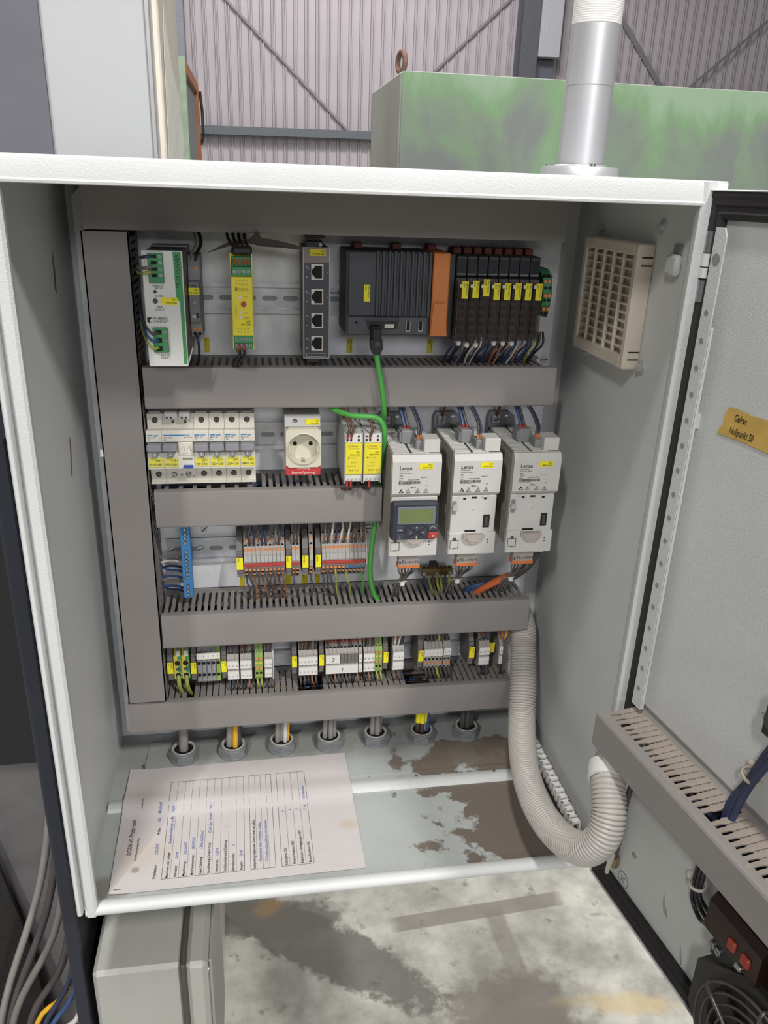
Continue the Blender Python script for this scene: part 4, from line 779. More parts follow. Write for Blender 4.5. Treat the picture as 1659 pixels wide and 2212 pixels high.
# ================================================================ INVERTERS
inv_w = mat('inverter_white_plastic', '#c9c7c2', .45, var=.04); inv_s = mat('inverter_side_plastic', '#8f8b82', .5, var=.06)
ZD = lambda v: 468.2-(v-996)*.5965
cast = mat('cast_zinc', '#8b8d90', .45, .5, var=.15, scale=60)
def inverter(x0, label, l1, l2, keypad):
    t = thing('inverter', label, 'inverter', (x0+29, 220, 348), 'frequency inverters'); x1 = x0+58
    def fx(f): return x0+58*f
    part(t, 'housing', B().box(x0+2.5, x1-1, 172, 278, 352, 473.5), inv_s)
    me = mesh('cooling_fin', B().box(-2.4, 0, -1.1, 1.1, 0, 117), inv_s)
    for i in range(13): piece(t, 'cooling_fin', me, (x0+2.6, 178+i*8.2, 354))
    part(t, 'upper_cover', B().prism([(172, 474.5), (166, 474.5), (162, 467), (162, ZD(1064)), (167, ZD(1072)), (172, ZD(1072))], 'x', x0, x1), inv_w)
    part(t, 'middle_front', B().cbox(x0+.6, x1-2, 165.5, 173, ZD(1156), ZD(1073), .8), inv_w); part(t, 'lower_cover', B().cbox(x0-.6, x1+.2, 163, 173, ZD(1201), ZD(1152), 1), inv_w)
    part(t, 'top_plate', B().box(x0+1, x1, 168, 278, 472.8, 474), lgrey)
    b = B()
    for i in range(20):
        y = 172+i*5.2; b.cbox(x0+2, x0+21, y, y+2.6, 474, 475.6, .3).cbox(x0+24, x0+40, y, y+2.6, 474, 475.6, .3).cbox(x0+43, x1-1, y, y+2.6, 474, 475.6, .3)
    part(t, 'vent_slats', b, inv_w, kind='stuff')
    part(t, 'vent_shadow', B().box(x0+2, x1-1, 170, 277, 473.9, 474.2), dgrey)
    part(t, 'top_socket', B().cbox(x0+38, x1-1, 172, 196, 473, 491, .8), inv_w)
    o = part(t, 'supply_plug', B().cbox(x0+17, x0+33, 205, 228, 475, 492, 1.2).cbox(x0+15, x0+19, 207, 226, 477, 489, .6), mgrey); part(t, 'relay_plug', B().cbox(x0+30, x0+38.5, 182, 202, 475, 486, 1), mgrey)
    for i in range(2): part(t, 'ferrule', B().cyl((x0+22+i*4.5, 216, 491), (0, 0, 1), 1.7, 5, 8), redc, 40); part(t, 'ferrule', B().cyl((x0+34+i*3, 192, 485), (.1, 0, 1), 1.4, 6, 8), orange, 40)
    # printing on the upper cover
    b = B().text('Lenze', (fx(.14), 161.8, ZD(1014)), 4.6, wid=.95)
    for q, (tt, v, h, f) in enumerate((('Hans-Lenze-Strasse 1', 1016.5, 1.0, .14), ('31855 Aerzen  GERMANY', 1020.5, 1.0, .14), ('i550', 1026.5, 1.7, .14), ('Inverter', 1030.5, 1.1, .14), ('Type:', 1035, 1.2, .14))): b.text(tt, (fx(f), 161.8, ZD(v)-.8), h, wid=.95)
    b.text('Standard I/O', (fx(.58), 161.8, ZD(1031)), 1.1, wid=.9).text('I55AE125B10V10000S', (fx(.32), 161.8, ZD(1035.5)), 1.2, wid=.85).text('I55AE125B1010V0000000', (fx(.14), 161.8, ZD(1045)), .9, wid=1.05).text('180 s', (fx(.37), 161.8, ZD(1052)), 2.1, wid=1.05).text('1743', (fx(.68), 161.8, ZD(1047)), 1.)
    x = fx(.135)
    while x < fx(.57): w = rnd.choice((.3, .5, .8)); b.box(x, x+w, 161.7, 161.95, ZD(1043), ZD(1037.5)); x += w+rnd.choice((.4, .6))
    for f in (.33, .53, .70):
        cx = fx(f); z_ = ZD(1061.5); b.tube([(cx-2.7, 161.7, z_), (cx+2.7, 161.7, z_), (cx, 161.7, z_+5), (cx-2.7, 161.7, z_)], .28, 4).box(cx-.25, cx+.25, 161.6, 161.9, z_+1.3, z_+3.3).box(cx-.25, cx+.25, 161.6, 161.9, z_+.5, z_+.9)
    cx = fx(.19); z_ = ZD(1061.5); b.prism([(cx-2.9, z_), (cx+2.9, z_), (cx, z_+5)], 'y', 161.7, 161.95)
    part(t, 'lettering', b, ink)
    part(t, 'lettering_cutout', B().prism([(cx-1.7, z_+.5), (cx-.4, z_+.5), (cx+1.6, z_+2.2), (cx+.4, z_+2.8)], 'y', 161.5, 161.75), inv_w)
    ylabel(t, fx(.54), fx(.82), ZD(1012.5), ZD(1001), 161.9, l1, l2)
    # lower parts
    part(t, 'grip_dome', B().prism(circ(fx(.5), ZD(1153), 13, 18, math.pi, 2*math.pi), 'y', 158.5, 164).prism(circ(fx(.5), ZD(1153), 10, 18, math.pi, 2*math.pi), 'y', 156.8, 159), mat('grip_plastic', '#b3a9a2', .4), 40)
    part(t, 'memory_slot', ring(B(), fx(.02), fx(.205), ZD(1187.5), ZD(1168), [(0, 163.2), (0, 162.6), (.6, 162.6), (.6, 163.2)]).box(fx(.08), fx(.145), 162.6, 163.2, ZD(1168), ZD(1163)).box(fx(.08), fx(.15), 162.4, 162.8, ZD(1187.5), ZD(1185.5)), dgrey)
    for v in (1169, 1175.5): part(t, 'status_lamp', B().cyl((fx(.83), 163, ZD(v)), FRONT, .9, .4, 10), dgrey)
    part(t, 'lower_step', B().cbox(fx(.62), fx(.9), 170, 200, ZD(1208), ZD(1199), .6), inv_w)
    o = part(t, 'control_plug', B().prism([(181, 358), (170, 354), (172, 330), (176, 329), (186, 333)], 'x', fx(.24), fx(.68)), mat('plug_plastic', '#a59f98', .5))
    part(o, 'lettering', B().text('24E', (fx(.28), 170.6, 332), 1.9, (0, .05, 1), (-1, 0, 0), wid=.9), ink)
    q = B()
    for i, tt in enumerate(('24E', 'GND', 'DO1', 'DI1', 'DI2', 'DI3', 'DI4', 'DI5')): q.text(tt, (fx(.285)+i*3.2, 170.9, 333), 1.9, (0, -.08, 1), (-1, 0, 0), wid=.8)
    part(o, 'lettering', q, ink)
    part(o, 'release_levers', B().cbox(fx(.22), fx(.7), 172, 184, 325.5, 330.5, .6), mat('orange_lever', '#d0743c', .5))
    if keypad:
        kp = part(t, 'keypad', B().cbox(x0-1, x1-1.5, 154.5, 166, ZD(1159), ZD(1078), 3), mat('keypad_plastic', '#33353f', .4), 30, 'dark keypad with display and buttons')
        part(kp, 'bezel', B().cbox(fx(.115), fx(.9), 153.2, 155, ZD(1124), ZD(1086), .8), mat('bezel_plastic', '#777a86', .3)); part(kp, 'display', B().box(fx(.16), fx(.84), 152.9, 153.4, ZD(1119.5), ZD(1090.5)), mat('lcd_glass', '#6e7a4c', .15, var=.1))
        kb = mat('key_plastic', '#3d3f49', .45)
        for f0, f1, v0, v1 in ((.08, .27, 1126, 1141), (.08, .27, 1143, 1156), (.75, .97, 1126, 1139)): part(kp, 'key', B().cbox(fx(f0), fx(f1), 153.4, 155, ZD(v1), ZD(v0), .8), kb)
        part(kp, 'key', B().cbox(fx(.77), fx(.98), 153.2, 155, ZD(1155), ZD(1142), .8), redc, label='red stop key')
        cx, cz = fx(.52), ZD(1141)
        for a in range(4):
            c, s_ = math.cos(a*math.pi/2), math.sin(a*math.pi/2)
            pts = [(cx+(u*c-w*s_)*1.15, cz+(u*s_+w*c)*.72) for u, w in ((1.8, 0), (9.5, 8.6), (10.5, 7), (10.5, -7), (9.5, -8.6))]
            part(kp, 'key', B().prism(pts, 'y', 153.4, 155), kb)
        q = B().text('CTRL', (fx(.175), 153.2, ZD(1136.5)), 2, align='CENTER', wid=.9).text('I', (fx(.175), 153.2, ZD(1153)), 3, align='CENTER').text('O', (fx(.875), 153.0, ZD(1152)), 3, align='CENTER')
        for (ax, az, bx, bz) in ((cx, cz-3.4+7.4, cx, cz+8), (cx, cz-4, cx, cz-8)):
            s_ = 1 if bz > az else -1; q.tube([(ax, 153.2, az), (bx, 153.2, bz)], .25, 4).prism([(bx-1, bz-s_*1.6), (bx+1, bz-s_*1.6), (bx, bz)], 'y', 153, 153.3)
        q.tube([(cx-9, 153.2, cz-1), (cx-6.5, 153.2, cz-1), (cx-6, 153.2, cz+1), (cx-8, 153.2, cz+1.5)], .25, 4).tube([(cx+9.4, 153.2, cz+1.2), (cx+9.4, 153.2, cz-.4), (cx+6.8, 153.2, cz-.4)], .25, 4)
        q.tube([(fx(.80), 153.1, ZD(1136)), (fx(.81), 153.1, ZD(1131)), (fx(.86), 153.1, ZD(1129)), (fx(.91), 153.1, ZD(1131)), (fx(.92), 153.1, ZD(1136))], .25, 4)
        part(kp, 'lettering', q, white)
    else:
        cl = part(t, 'earth_screw', B().cbox(fx(.03), fx(.11), 163.5, 166, ZD(1111), ZD(1083), .4), steel); part(cl, 'screw_head', B().cyl((fx(.07), 163.6, ZD(1097)), FRONT, 3.8, 2.6, 14, 3), zinc, 50)
        [part(t, 'front_slot', B().box(fx(a_), fx(b_), 165, 165.7, ZD(c_), ZD(d_)), hole) for a_, b_, c_, d_ in ((.25, .31, 1081, 1077), (.43, .54, 1079, 1075.5), (.69, .75, 1081, 1077), (.33, .57, 1152, 1148))]
        [part(t, 'top_hook', B().cbox(fx(a_), fx(b_), 164.6, 166, ZD(1077), ZD(1073), .3), inv_w) for a_, b_ in ((.14, .33), (.64, .82))]
        part(t, 'dimple', B().lathe((fx(.48), 165.6, ZD(1101)), FRONT, [(2.4, 0), (2., .5), (.1, .6)], 16), inv_w, 60)
        o = part(t, 'diagnosis_port', B().cbox(fx(.71), fx(.85), 164.6, 166, ZD(1143), ZD(1115), .4), black); part(o, 'port_opening', B().box(fx(.745), fx(.81), 164.3, 164.8, ZD(1140), ZD(1119)), dgrey)
    # bracket with earth bolt on the mounting plate
    br = part(t, 'mounting_bracket', B().prism([(x0, 440), (x0, 488), (x0+3, 494), (x0+28, 494), (x0+35, 489), (x0+37, 478), (x0+37, 440)], 'y', 281, 290), cast, 30)
    part(br, 'ridge', B().prism([(x0+17, 462), (x0+17, 490), (x0+18.6, 490), (x0+18.6, 462)], 'y', 279, 282).torus((x0+25, 281, 470), FRONT, 6, 1.2, 22, 6), cast, 50)
    part(br, 'bolt', B().cyl((x0+25.5, 281.5, 484.5), FRONT, 6.8, 1.6, 18).cyl((x0+25.5, 280, 484.5), FRONT, 4.4, 4, 16).cyl((x0+25.5, 276, 484.5), FRONT, 2.2, .3, 6), steel, 40)
    part(br, 'earth_terminal', B().cbox(x0+4, x0+15, 276, 282, 479.5, 490.5, .8), zinc); screw(br, (x0+9.5, 276, 485), FRONT, 4, steel, depth=1.4)
    part(t, 'bracket_foot', B().cbox(x0-9, x0+3, 282, 290, 342, 362, 1), darksteel); screw(t, (x0-4, 282, 350), FRONT, 3.6, zinc, depth=1.5)
    for i, (dx, m_, l_) in enumerate(((0, w_blue, 'blue wire'), (4, w_dg, 'dark grey wire'))): wire('wire', [(x0+22+dx, 216, 495), (x0+20+dx, 222, 505), (x0+14+dx*1.2, 240, 528)], 1.9, m_, l_+' into the top plug of the inverter', group='inverter supply wires')
    for i in range(2): wire('wire', [(x0+34+i*3, 192, 490), (x0+35+i*3, 196, 500), (x0+31+i*3, 212, 514), (x0+22+i*4, 240, 530)], 1.5, (w_dg, w_dblue)[i], ('dark grey', 'dark blue')[i]+' wire into the small top plug of the inverter', group='inverter relay wires')
    wire('wire', [(x0+10, 277, 489), (x0+10.5, 272, 500), (x0+11, 262, 522)], 1.5, brownt, 'red ended wire on the earth terminal of the inverter bracket', group='inverter earth wires')
    for i in range(6): wire('wire', [(fx(.27)+i*4, 178, 327), (fx(.27)+i*4, 180, 318), (fx(.40)+i*1.6, 200, 300), (fx(.40)+i*1.5-4, 222, 275), (fx(.36)+i*2, 250, 240)], 1.3, (w_grey, w_dg, w_brown, w_grey, w_dblue, w_grey)[i], ('grey', 'dark grey', 'brown', 'grey', 'dark blue', 'grey')[i]+' wire below the control plug of the inverter', group='inverter control wires')
    tt = thing('cable_tie', 'white cable tie around the control wires below the inverter', 'cable tie', (fx(.46), 215, 280), 'cable ties below the inverters'); part(tt, 'head', B().cbox(fx(.46)-3, fx(.46)+3, 206, 211, 283, 289, 1), tie_m); part(tt, 'strap', B().torus((fx(.46), 215, 285), (0, .6, 1), 7, .8, 16, 5), tie_m, 60)
    return t
inverter(465.3, 'white inverter with the dark keypad and display', '-31U1', 'CLEA+CAB1', True)
inverter(538.4, 'white inverter without keypad, between the other two inverters', '-35U1', 'CLEA+CAB1', False)
inverter(611.2, 'white inverter without keypad, next to the right cabinet wall', '-43U1', '=MEA+CAB1', False)
# ================================================================ ROW 3: TERMINALS
bl = thing('blue_terminal_bar', 'upright blue neutral terminal bar with a column of screws', 'terminal bar', (219.5, 245, 266))
part(bl, 'body', B().cbox(213.5, 225.6, 236, 252, 264, 364, .8), bluep); part(bl, 'foot', B().box(216, 223, 252, 290, 296, 320), bluep)
for i in range(16):
    if i in (4, 12): continue
    zz = 359-i*6.05
    o = part(bl, 'terminal_well', B().cyl((219.6, 236.1, zz), FRONT, 2.5, .3, 14), hole); screw(o, (219.6, 236, zz), FRONT, 1.8, steel, depth=.5)
for i, (zz, m_) in enumerate(((316, w_grey), (310, w_white), (303, w_dblue), (297, w_blue), (288, w_blue), (283, w_grey), (274, w_blue), (269, w_dblue))):
    wire('wire', [(186, 262, zz-4+rnd.uniform(-3, 3)), (196, 258, zz-3), (206, 250, zz), (214, 244, zz)], 1.7, m_, m_.name.replace('_', ' ')+' from the upright duct into the blue terminal bar', group='wires into the blue bar')
P3 = [(286, 352), (262, 352), (252, 345), (243, 330), (238, 322), (236, 318), (236, 303), (240, 298), (248, 288), (256, 279), (286, 276)]
def slope3(z):
    for (y0, z0), (y1, z1) in zip(P3[1:], P3[2:]):
        if z1 <= z <= z0: return y0+(y1-y0)*(z0-z)/(z0-z1) if z0 != z1 else y0
    return 250
TW = 5.2
def term3(x, label, group, m_body=None, blue=False, lever=False):
    t = thing('terminal_block', label, 'terminal', (x+TW/2, 260, 276), group)
    part(t, 'body', B().prism(P3, 'x', x+.15, x+TW-.15), m_body or termg)
    for zz in (336.4, 326.2, 298.5, 289.7): y = slope3(zz); part(t, 'release_button', B().cbox(x+.9, x+TW-.9, y-1, y+2, zz-1.7, zz+1.7, .4), bluep if blue and zz < 300 and zz > 295 else orbtn)
    for zz in (343.2, 331.2, 294.2, 285.4): y = slope3(zz); part(t, 'wire_opening', B().cyl((x+TW/2, y+.2, zz), FRONT, 1.75, .8, 10), hole)
    part(t, 'marker_strip', B().box(x+.3, x+TW-.3, 235.2, 236.4, 311.5, 320), lgrey)
    return t
def rowterm(x0, n, label, group, blue_from=99):
    t0 = term3(x0, label, group); out = [t0]
    for i in range(1, n):
        if i >= blue_from: out.append(term3(x0+i*TW, label.replace('grey', 'grey and blue', 1), group+', blue marked', blue=True))
        else: out.append(dup(t0, (x0+i*TW+TW/2, 260, 276)))
    return out
GA = rowterm(290.6, 10, 'grey terminal with orange release buttons in the block of ten', 'block of ten terminals')
GB = rowterm(351.5, 2, 'grey terminal with orange release buttons in the pair beside the block of ten', 'pair of terminals')
GC = rowterm(374, 1, 'single grey terminal with orange release buttons between two end clamps', 'single terminal')
GE = rowterm(390.2, 11, 'grey terminal with orange buttons in the block of eleven beside the green cable', 'block of eleven terminals', 6)
for x0, n, l_ in ((290.6, 10, 'long red jumper across the block of ten terminals'), (351.5, 2, 'short red jumper across the pair of terminals'), (390.2, 11, 'long red jumper across the block of eleven terminals')):
    j = thing('jumper', l_, 'jumper', (x0+n*TW/2, 236, 305)); part(j, 'bridge', B().cbox(x0+.6, x0+n*TW-.6, 232.8, 236.2, 306.2, 309.8, .5), redc)
    for i in range(n): part(j, 'prong', B().box(x0+i*TW+1.8, x0+i*TW+3.4, 233.6, 236.2, 304.6, 306.4), redc)
def clamp(x0, x1, zc, label, l1, l2, front=236., prof=None, ztop=None):
    t = thing('end_clamp', label, 'end clamp', ((x0+x1)/2, 260, zc-22), 'end clamps with yellow labels')
    part(t, 'body', B().prism([(286, zc+34), (262, zc+34), (250, zc+26), (242, zc+16), (242, zc-22), (262, zc-28), (286, zc-30)], 'x', x0+.4, x1-.4), clampg)
    part(t, 'foot_step', B().cbox(x0+.2, x1-.2, 240, 250, zc-16, zc+14, .6), clampg)
    ylabel(t, x0+.2, x1-.2, zc-8.5, zc+8.5, front, l1, l2, True); part(t, 'label_holder', B().box(x0+.6, x1-.6, front, 242, zc-7, zc+7), clampg); return t
for x0, x1, t1, w in ((281.4, 289.8, '-X24', 'before the block of ten'), (344.0, 351.2, '-X24.60', 'between the block of ten and the pair'), (365.0, 373.0, '-X24.700', 'before the single terminal'), (382.0, 389.4, '-X24.800', 'before the block of eleven terminals')): clamp(x0, x1, 309.5, 'end clamp with yellow label '+w, t1, None)
part(GE[-1], 'end_plate', B().prism([(286, 354), (262, 354), (236, 323), (234, 303), (256, 277), (286, 274)], 'x', 447.6, 449.4), lgrey)
for (xa, za, xb, zb_), w in (((283.5, 265, 289.5, 248.4), 'block of ten'), ((345.4, 267.8, 352.7, 247.6), 'pair of terminals'), ((367.4, 263.3, 375, 247.3), 'single terminal'), ((385.3, 264, 392.3, 247.9), 'block of eleven')):
    o = thing('plate_label', 'dull yellow label on the plate below the '+w, 'label', ((xa+xb)/2, 291, zb_)); ylabel(o, xa, xb, zb_, za, 291.6, '-X24', None, True, labd)
WT = (w_dg, w_dg, w_dblue, w_dg, w_dblue, w_dblue, w_dg, w_grey, w_dg, w_dblue)
for i in range(10):
    x = 290.6+i*TW+TW/2; zz = 331.2 if i % 3 else 343.2
    wire('wire', [(x-1+rnd.uniform(-4, 8), 256, 376), (x+rnd.uniform(-2, 4), 240, 360), (x+rnd.uniform(-1, 2), 236, 346), (x, slope3(zz), zz)], 1.45, WT[i], WT[i].name.replace('_', ' ')+' into the top of the block of ten terminals', group='wires above the block of ten')
for i in range(11):
    x = 390.2+i*TW+TW/2; m_ = (w_grey, w_dg, w_white, w_dblue, w_white, w_dg, w_white, w_dg, w_brown, w_grey, w_brown)[i]
    wire('wire', [(x+2+rnd.uniform(-3, 9), 256, 376), (x+rnd.uniform(0, 5), 240, 360), (x+rnd.uniform(-1, 2), 236, 346), (x, slope3(331), 331)], 1.35, m_, m_.name.replace('_', ' ')+' into the top of the block of eleven terminals', group='wires above the block of eleven')
for i in range(2): wire('wire', [(356+i*7, 256, 376), (354.5+i*5, 238, 355), (354+i*5, 242, 334)], 1.45, w_dg, 'dark grey wire into the top of the pair of terminals', group='wires above the pair')
for x0, n, w in ((290.6, 10, 'block of ten'), (351.5, 1, 'pair'), (374, 1, 'single terminal'), (390.2, 11, 'block of eleven')):
    for i in range(n):
        x = x0+i*TW+TW/2; zz = 294.2 if i % 2 else 285.4
        m_ = (w_dg if n < 3 else (w_dg, w_dg, w_lbrown, w_brown, w_lbrown, w_dg, w_brown, w_brown, w_brown, w_lbrown, w_green)[i] if n == 10 else (w_dg, w_dg, w_dg, w_gy, w_gy, w_dg, w_gy, w_gy, w_green, w_grey, w_green)[i])
        if n == 11 and i in (4, 5, 7, 8, 9): continue
        wire('wire', [(x, slope3(zz), zz), (x+.5, slope3(zz)-5, zz-8), (x+rnd.uniform(0, 5), 246, 268), (x+rnd.uniform(0, 9), 252, 250), (x+rnd.uniform(2, 12), 262, 236)], 1.25, m_, m_.name.replace('_', ' ')+' dropping from the '+w+' of terminals', group='wires below the '+w)
# brass earth bar and cables by the inverters
eb2 = thing('earth_bar', 'short brass earth bar with screws below the inverters', 'earth bar', (551, 266, 267))
brass = mat('tarnished_brass', '#7d6a45', .4, .8, var=.2, scale=80); part(eb2, 'bar', B().cbox(529, 573, 262, 270, 268, 279, .8), brass); part(eb2, 'standoff', B().box(546, 556, 270, 291, 270, 277), black)
for i in range(7): screw(eb2, (533+i*6, 262, 271), FRONT, 2.4, steel if i % 3 == 0 else brass, depth=1); screw(eb2, (533+i*6, 266, 279), (0, -.3, 1), 2, brass, depth=1)
for i in range(7): wire('wire', [(533+i*6, 263, 268), (535+i*5.4, 258, 258), (541+i*4.5, 256, 244), (548+i*3, 262, 228)], 1.6, (w_blue, w_gy, w_brown, w_gy, w_gy, w_dg, w_gy)[i], ('blue', 'green yellow', 'brown', 'green yellow', 'green yellow', 'dark grey', 'green yellow')[i]+' wire below the brass earth bar', group='wires below the earth bar')
wire('cable', [(668, 200, 330), (660, 214, 300), (645, 226, 280), (622, 240, 262), (600, 250, 240)], 5.5, w_dg, 'dark cable curving from the inverter by the wall into the duct', 'cable', n=8)
wire('cable', [(640, 222, 284), (625, 232, 270), (608, 244, 252), (598, 252, 238)], 5, w_orange, 'orange cable end between the two inverters without keypad', 'cable', n=8)
for i in range(3): wire('cable', [(650-i*14, 250, 262), (630-i*10, 244, 262), (610-i*8, 246, 256), (594-i*6, 256, 240)], 2.6, w_blue, 'blue cable lying on the duct below the inverters', 'cable', 'blue cables on the duct')

# ================================================================ ROW 4: TERMINALS
P4 = [(286, 192), (260, 192), (251, 185), (243, 173), (238, 168), (237, 136), (243, 131), (256, 127), (286, 125)]
GY = mat('green_yellow_terminal', '#86a34c', .5, var=.08); gyy = mat('terminal_yellow', '#cfc04a', .5)
marker = mat('white_marker_card', '#dcdad4', .6, var=.04)
def term4(x, w, label, group, body=None, holes=((186, 1.6), (173.5, 1.9)), btn=((180.5, orbtn),), low=False):
    t = thing('terminal_block', label, 'terminal', (x+w/2, 260, 125), group); part(t, 'body', B().prism(P4, 'x', x+.15, x+w-.15), body or termg)
    for zz, r in holes: part(t, 'wire_opening', B().cyl((x+w/2, (252 if zz > 180 else 244 if zz > 168 else 238), zz), FRONT, r, 1.2, 10), hole)
    for zz, m_ in btn: part(t, 'release_button', B().cbox(x+.9, x+w-.9, 246 if zz > 170 else 236, 252 if zz > 170 else 240, zz-1.6, zz+1.6, .4), m_)
    return t
def markers(x0, n, tops, bots, label, w=TW, z1=165.5, z0=153.7, z3=149.5, z2=137.5, hand=False):
    for za, zb_, tx, wh in ((z0, z1, tops, 'upper'), (z2, z3, bots, 'lower')):
        if not tx: continue
        t = thing('marker_card', label.format(wh), 'marker card', (x0+n*w/2, 235, za), 'white terminal marker cards'); part(t, 'card', B().box(x0+.3, x0+n*w-.3, 234.8, 237.2, za, zb_), marker)
        b = B()
        for i, s_ in enumerate(tx): b.text(s_, (x0+(i+.5)*n*w/len(tx), 234.6, za+(3.5 if not hand else 2.6)), 2.6 if not hand else 6., align='CENTER', wid=.85, shear=.25 if hand else 0)
        part(t, 'lettering', b, inkg if not hand else ink)
def block4(x0, n, name, tops, bots, red=0):
    for i in range(n):
        if i == 0: t0 = term4(x0, TW, 'grey terminal carrying the white cards '+name, 'terminals with cards '+name, btn=((180.5, redc if red else orbtn), (186, brownt)))
        else: dup(t0, (x0+i*TW+TW/2, 260, 125))
    markers(x0, n, tops, bots, '{} white marker card on the terminals '+name)
def yclamp(x0, x1, w, zc=159, t1='TRAFO'): return clamp(x0, x1, zc, 'end clamp with yellow label '+w, '-X1', t1)
yclamp(185.6, 193.6, 'at the start of the lowest row', 160)
for i in range(2):
    x = 194.2+i*10.4
    t = thing('earth_terminal', 'large green and yellow earth terminal in the lowest row', 'terminal', (x+5, 255, 130), 'large earth terminals')
    part(t, 'body', B().prism([(286, 188), (256, 188), (250, 182), (239, 174), (238, 142), (244, 136), (286, 134)], 'x', x+5, x+10.2), mat('earth_green', '#4d8a55', .5)); part(t, 'yellow_half', B().prism([(286, 188), (256, 188), (250, 182), (239, 174), (238, 142), (244, 136), (286, 134)], 'x', x+.1, x+5), gyy)
    for zz, r in ((166, 3.7), (147, 3.7)): part(t, 'wire_opening', B().cyl((x+5.2, 238.6, zz), FRONT, r+.8, .7, 16), gyy if zz > 150 else gyy); part(t, 'wire_hole', B().cyl((x+5.2, 237.9, zz), FRONT, r, .4, 16), hole)
    part(t, 'bridge_notch', B().box(x+2.5, x+8, 237.6, 238.6, 155, 158), dgrey); part(t, 'white_marker', B().box(x+3, x+8.8, 240, 246, 175, 183), warmw)
    wire('wire', [(x+5, 239, 146), (x+5.5, 234, 138), (x+7, 236, 126), (x+10, 246, 110)], 2.8, w_gy, 'thick green yellow wire below the large earth terminals', group='thick earth wires')
yclamp(216, 223.6, 'beside the large earth terminals', 158)
t0 = term4(224.2, 6.2, 'dark grey terminal with the white card numbered one to five', 'grey terminals one to five', mgrey, ((164, 2.3), (146, 2.3)), ()); [dup(t0, (224.2+i*6.2+3.1, 260, 125)) for i in range(1, 4)]
t = term4(224.2+24.8, 6.2, 'green and yellow earth terminal at the end of the dark grey terminals', 'single earth terminal', GY, ((164, 2.3), (146, 2.3)), ())
for i in range(5): part(t, 'frame_line', B().box(224.6+i*6.2, 225.2+i*6.2, 237, 238, 140, 170), dgrey)
markers(224.2, 5, ('1', '2', '3', '4', '5'), None, '{} white card numbered one to five on the dark grey terminals', 6.2, 180, 171.5)
yclamp(256, 263, 'beside the terminals one to five', 158)
block4(263.8, 3, 'four to six over one to three', ('4', '5', '6'), ('1', '2', '3'), 1); block4(281, 3, 'fourteen to sixteen over eleven to thirteen', ('14', '15', '16'), ('11', '12', '13'), 1)
for i in range(2):
    for xx, w in ((300.4, 'beside the cards eleven to thirteen'), (464.2, 'beside the cards thirty-one to thirty-three')):
        t = term4(xx+i*5.3, 5.3, 'green terminal with orange buttons '+w, 'green earth terminals '+w, GY, ((172, 1.9), (144, 1.9), (135.5, 1.6)), ((166, orbtn), (151, orbtn))); part(t, 'yellow_mark', B().box(xx+i*5.3+.8, xx+i*5.3+4.5, 237, 238, 158, 161), gyy)
        wire('wire', [(xx+i*5.3+2.6, 237, 136), (xx+i*5.3+4, 232, 128), (xx+i*5.3+6, 240, 116), (xx+i*5.3+8, 250, 104)], 1.3, w_gy, 'green yellow wire below the green terminals '+w, group='earth wires '+w)
block4(313.2, 2, 'twenty-three and twenty-four', ('23', '24'), ('21', '22'))
t = thing('end_plate', 'pale end plate after the cards twenty-one and twenty-two', 'end plate', (325, 260, 124)); part(t, 'plate', B().prism([(286, 194), (258, 194), (236, 169), (235, 134), (256, 124), (286, 122)], 'x', 324, 325.6), lgrey)
yclamp(350, 357.2, 'before the cards eleven to fifteen', 159); block4(359.2, 5, 'eleven to fifteen over one to five', ('11', '12', '13', '14', '15'), ('1', '2', '3', '4', '5'))
yclamp(387, 394, 'before the handwritten cards', 159)
t0 = term4(396, 5., 'grey terminal behind the handwritten white cards', 'terminals behind the handwritten cards', None, ((186, 1.6), (173.5, 1.9)), ((181, redc), (188, brownt))); [dup(t0, (396+i*5+2.5, 260, 125)) for i in range(1, 9)]
markers(396, 4, ('2',), None, '{} white card with a handwritten two', 5., 166, 153.5, hand=True); markers(396, 9, None, ('1',), '{} white card with a handwritten one', 5., z2=137, z3=149.5, hand=True)
sh = thing('jumper_plugs', 'row of dark plug caps beside the handwritten upper card', 'plug caps', (428, 236, 153)); [part(sh, 'cap', B().cbox(416.5+i*4.9, 421+i*4.9, 234.6, 238, 153.5, 166, .4), clampg) for i in range(5)]
block4(441.6, 1, 'twenty-one over eleven alone', ('21',), ('11',)); block4(448.4, 3, 'forty-one to forty-three', ('41', '42', '43'), ('31', '32', '33'))
yclamp(476, 483, 'beside the cards thirty-one to thirty-three', 158); block4(489.2, 3, 'near the middle gap, with white wires above', ('11', '12', '3'), ('2', '2', '3'))
yclamp(525, 533, 'before the cards one to seven', 157)
for i in range(7):
    x = 533.6+i*5.3+(1 if i > 4 else 0)
    if i == 0: t0 = term4(x, 5.3, 'grey terminal in the block with the white cards one to seven', 'terminals with cards one to seven', None, ((178, 1.9), (150, 1.7), (137, 1.9)), ((172, orbtn), (144, orbtn)))
    else: dup(t0, (x+2.65, 260, 125))
    wire('wire', [(x+2.6, 237, 137), (x+4, 231, 129), (x+9, 238, 116), (x+14-i, 250, 100)], 1.9, w_dg if i != 3 else w_gy, ('dark grey' if i != 3 else 'green yellow')+' wire dropping from the terminals one to seven', group='wires below terminals one to seven')
    if i < 6: wire('wire', [(x+2.6, 242, 178), (x+4, 236, 184), (x+2, 244, 196), (x, 256, 206)], 1.9, w_dg if i != 3 else w_gy, ('dark grey' if i != 3 else 'green yellow')+' wire into the top of the terminals one to seven', group='wires above terminals one to seven')
markers(533.6, 5, ('1', '2', '3', '4', '5'), None, '{} white card with one to five', 5.3, 167, 156); markers(561.2, 2, ('6', '7'), None, '{} white card with six and seven', 5.3, 168, 157)
yclamp(598, 606, 'near the hose', 158); block4(612.5, 3, 'twenty-one to twenty-three by the hose', ('21', '22', '23'), ('1', '21'))
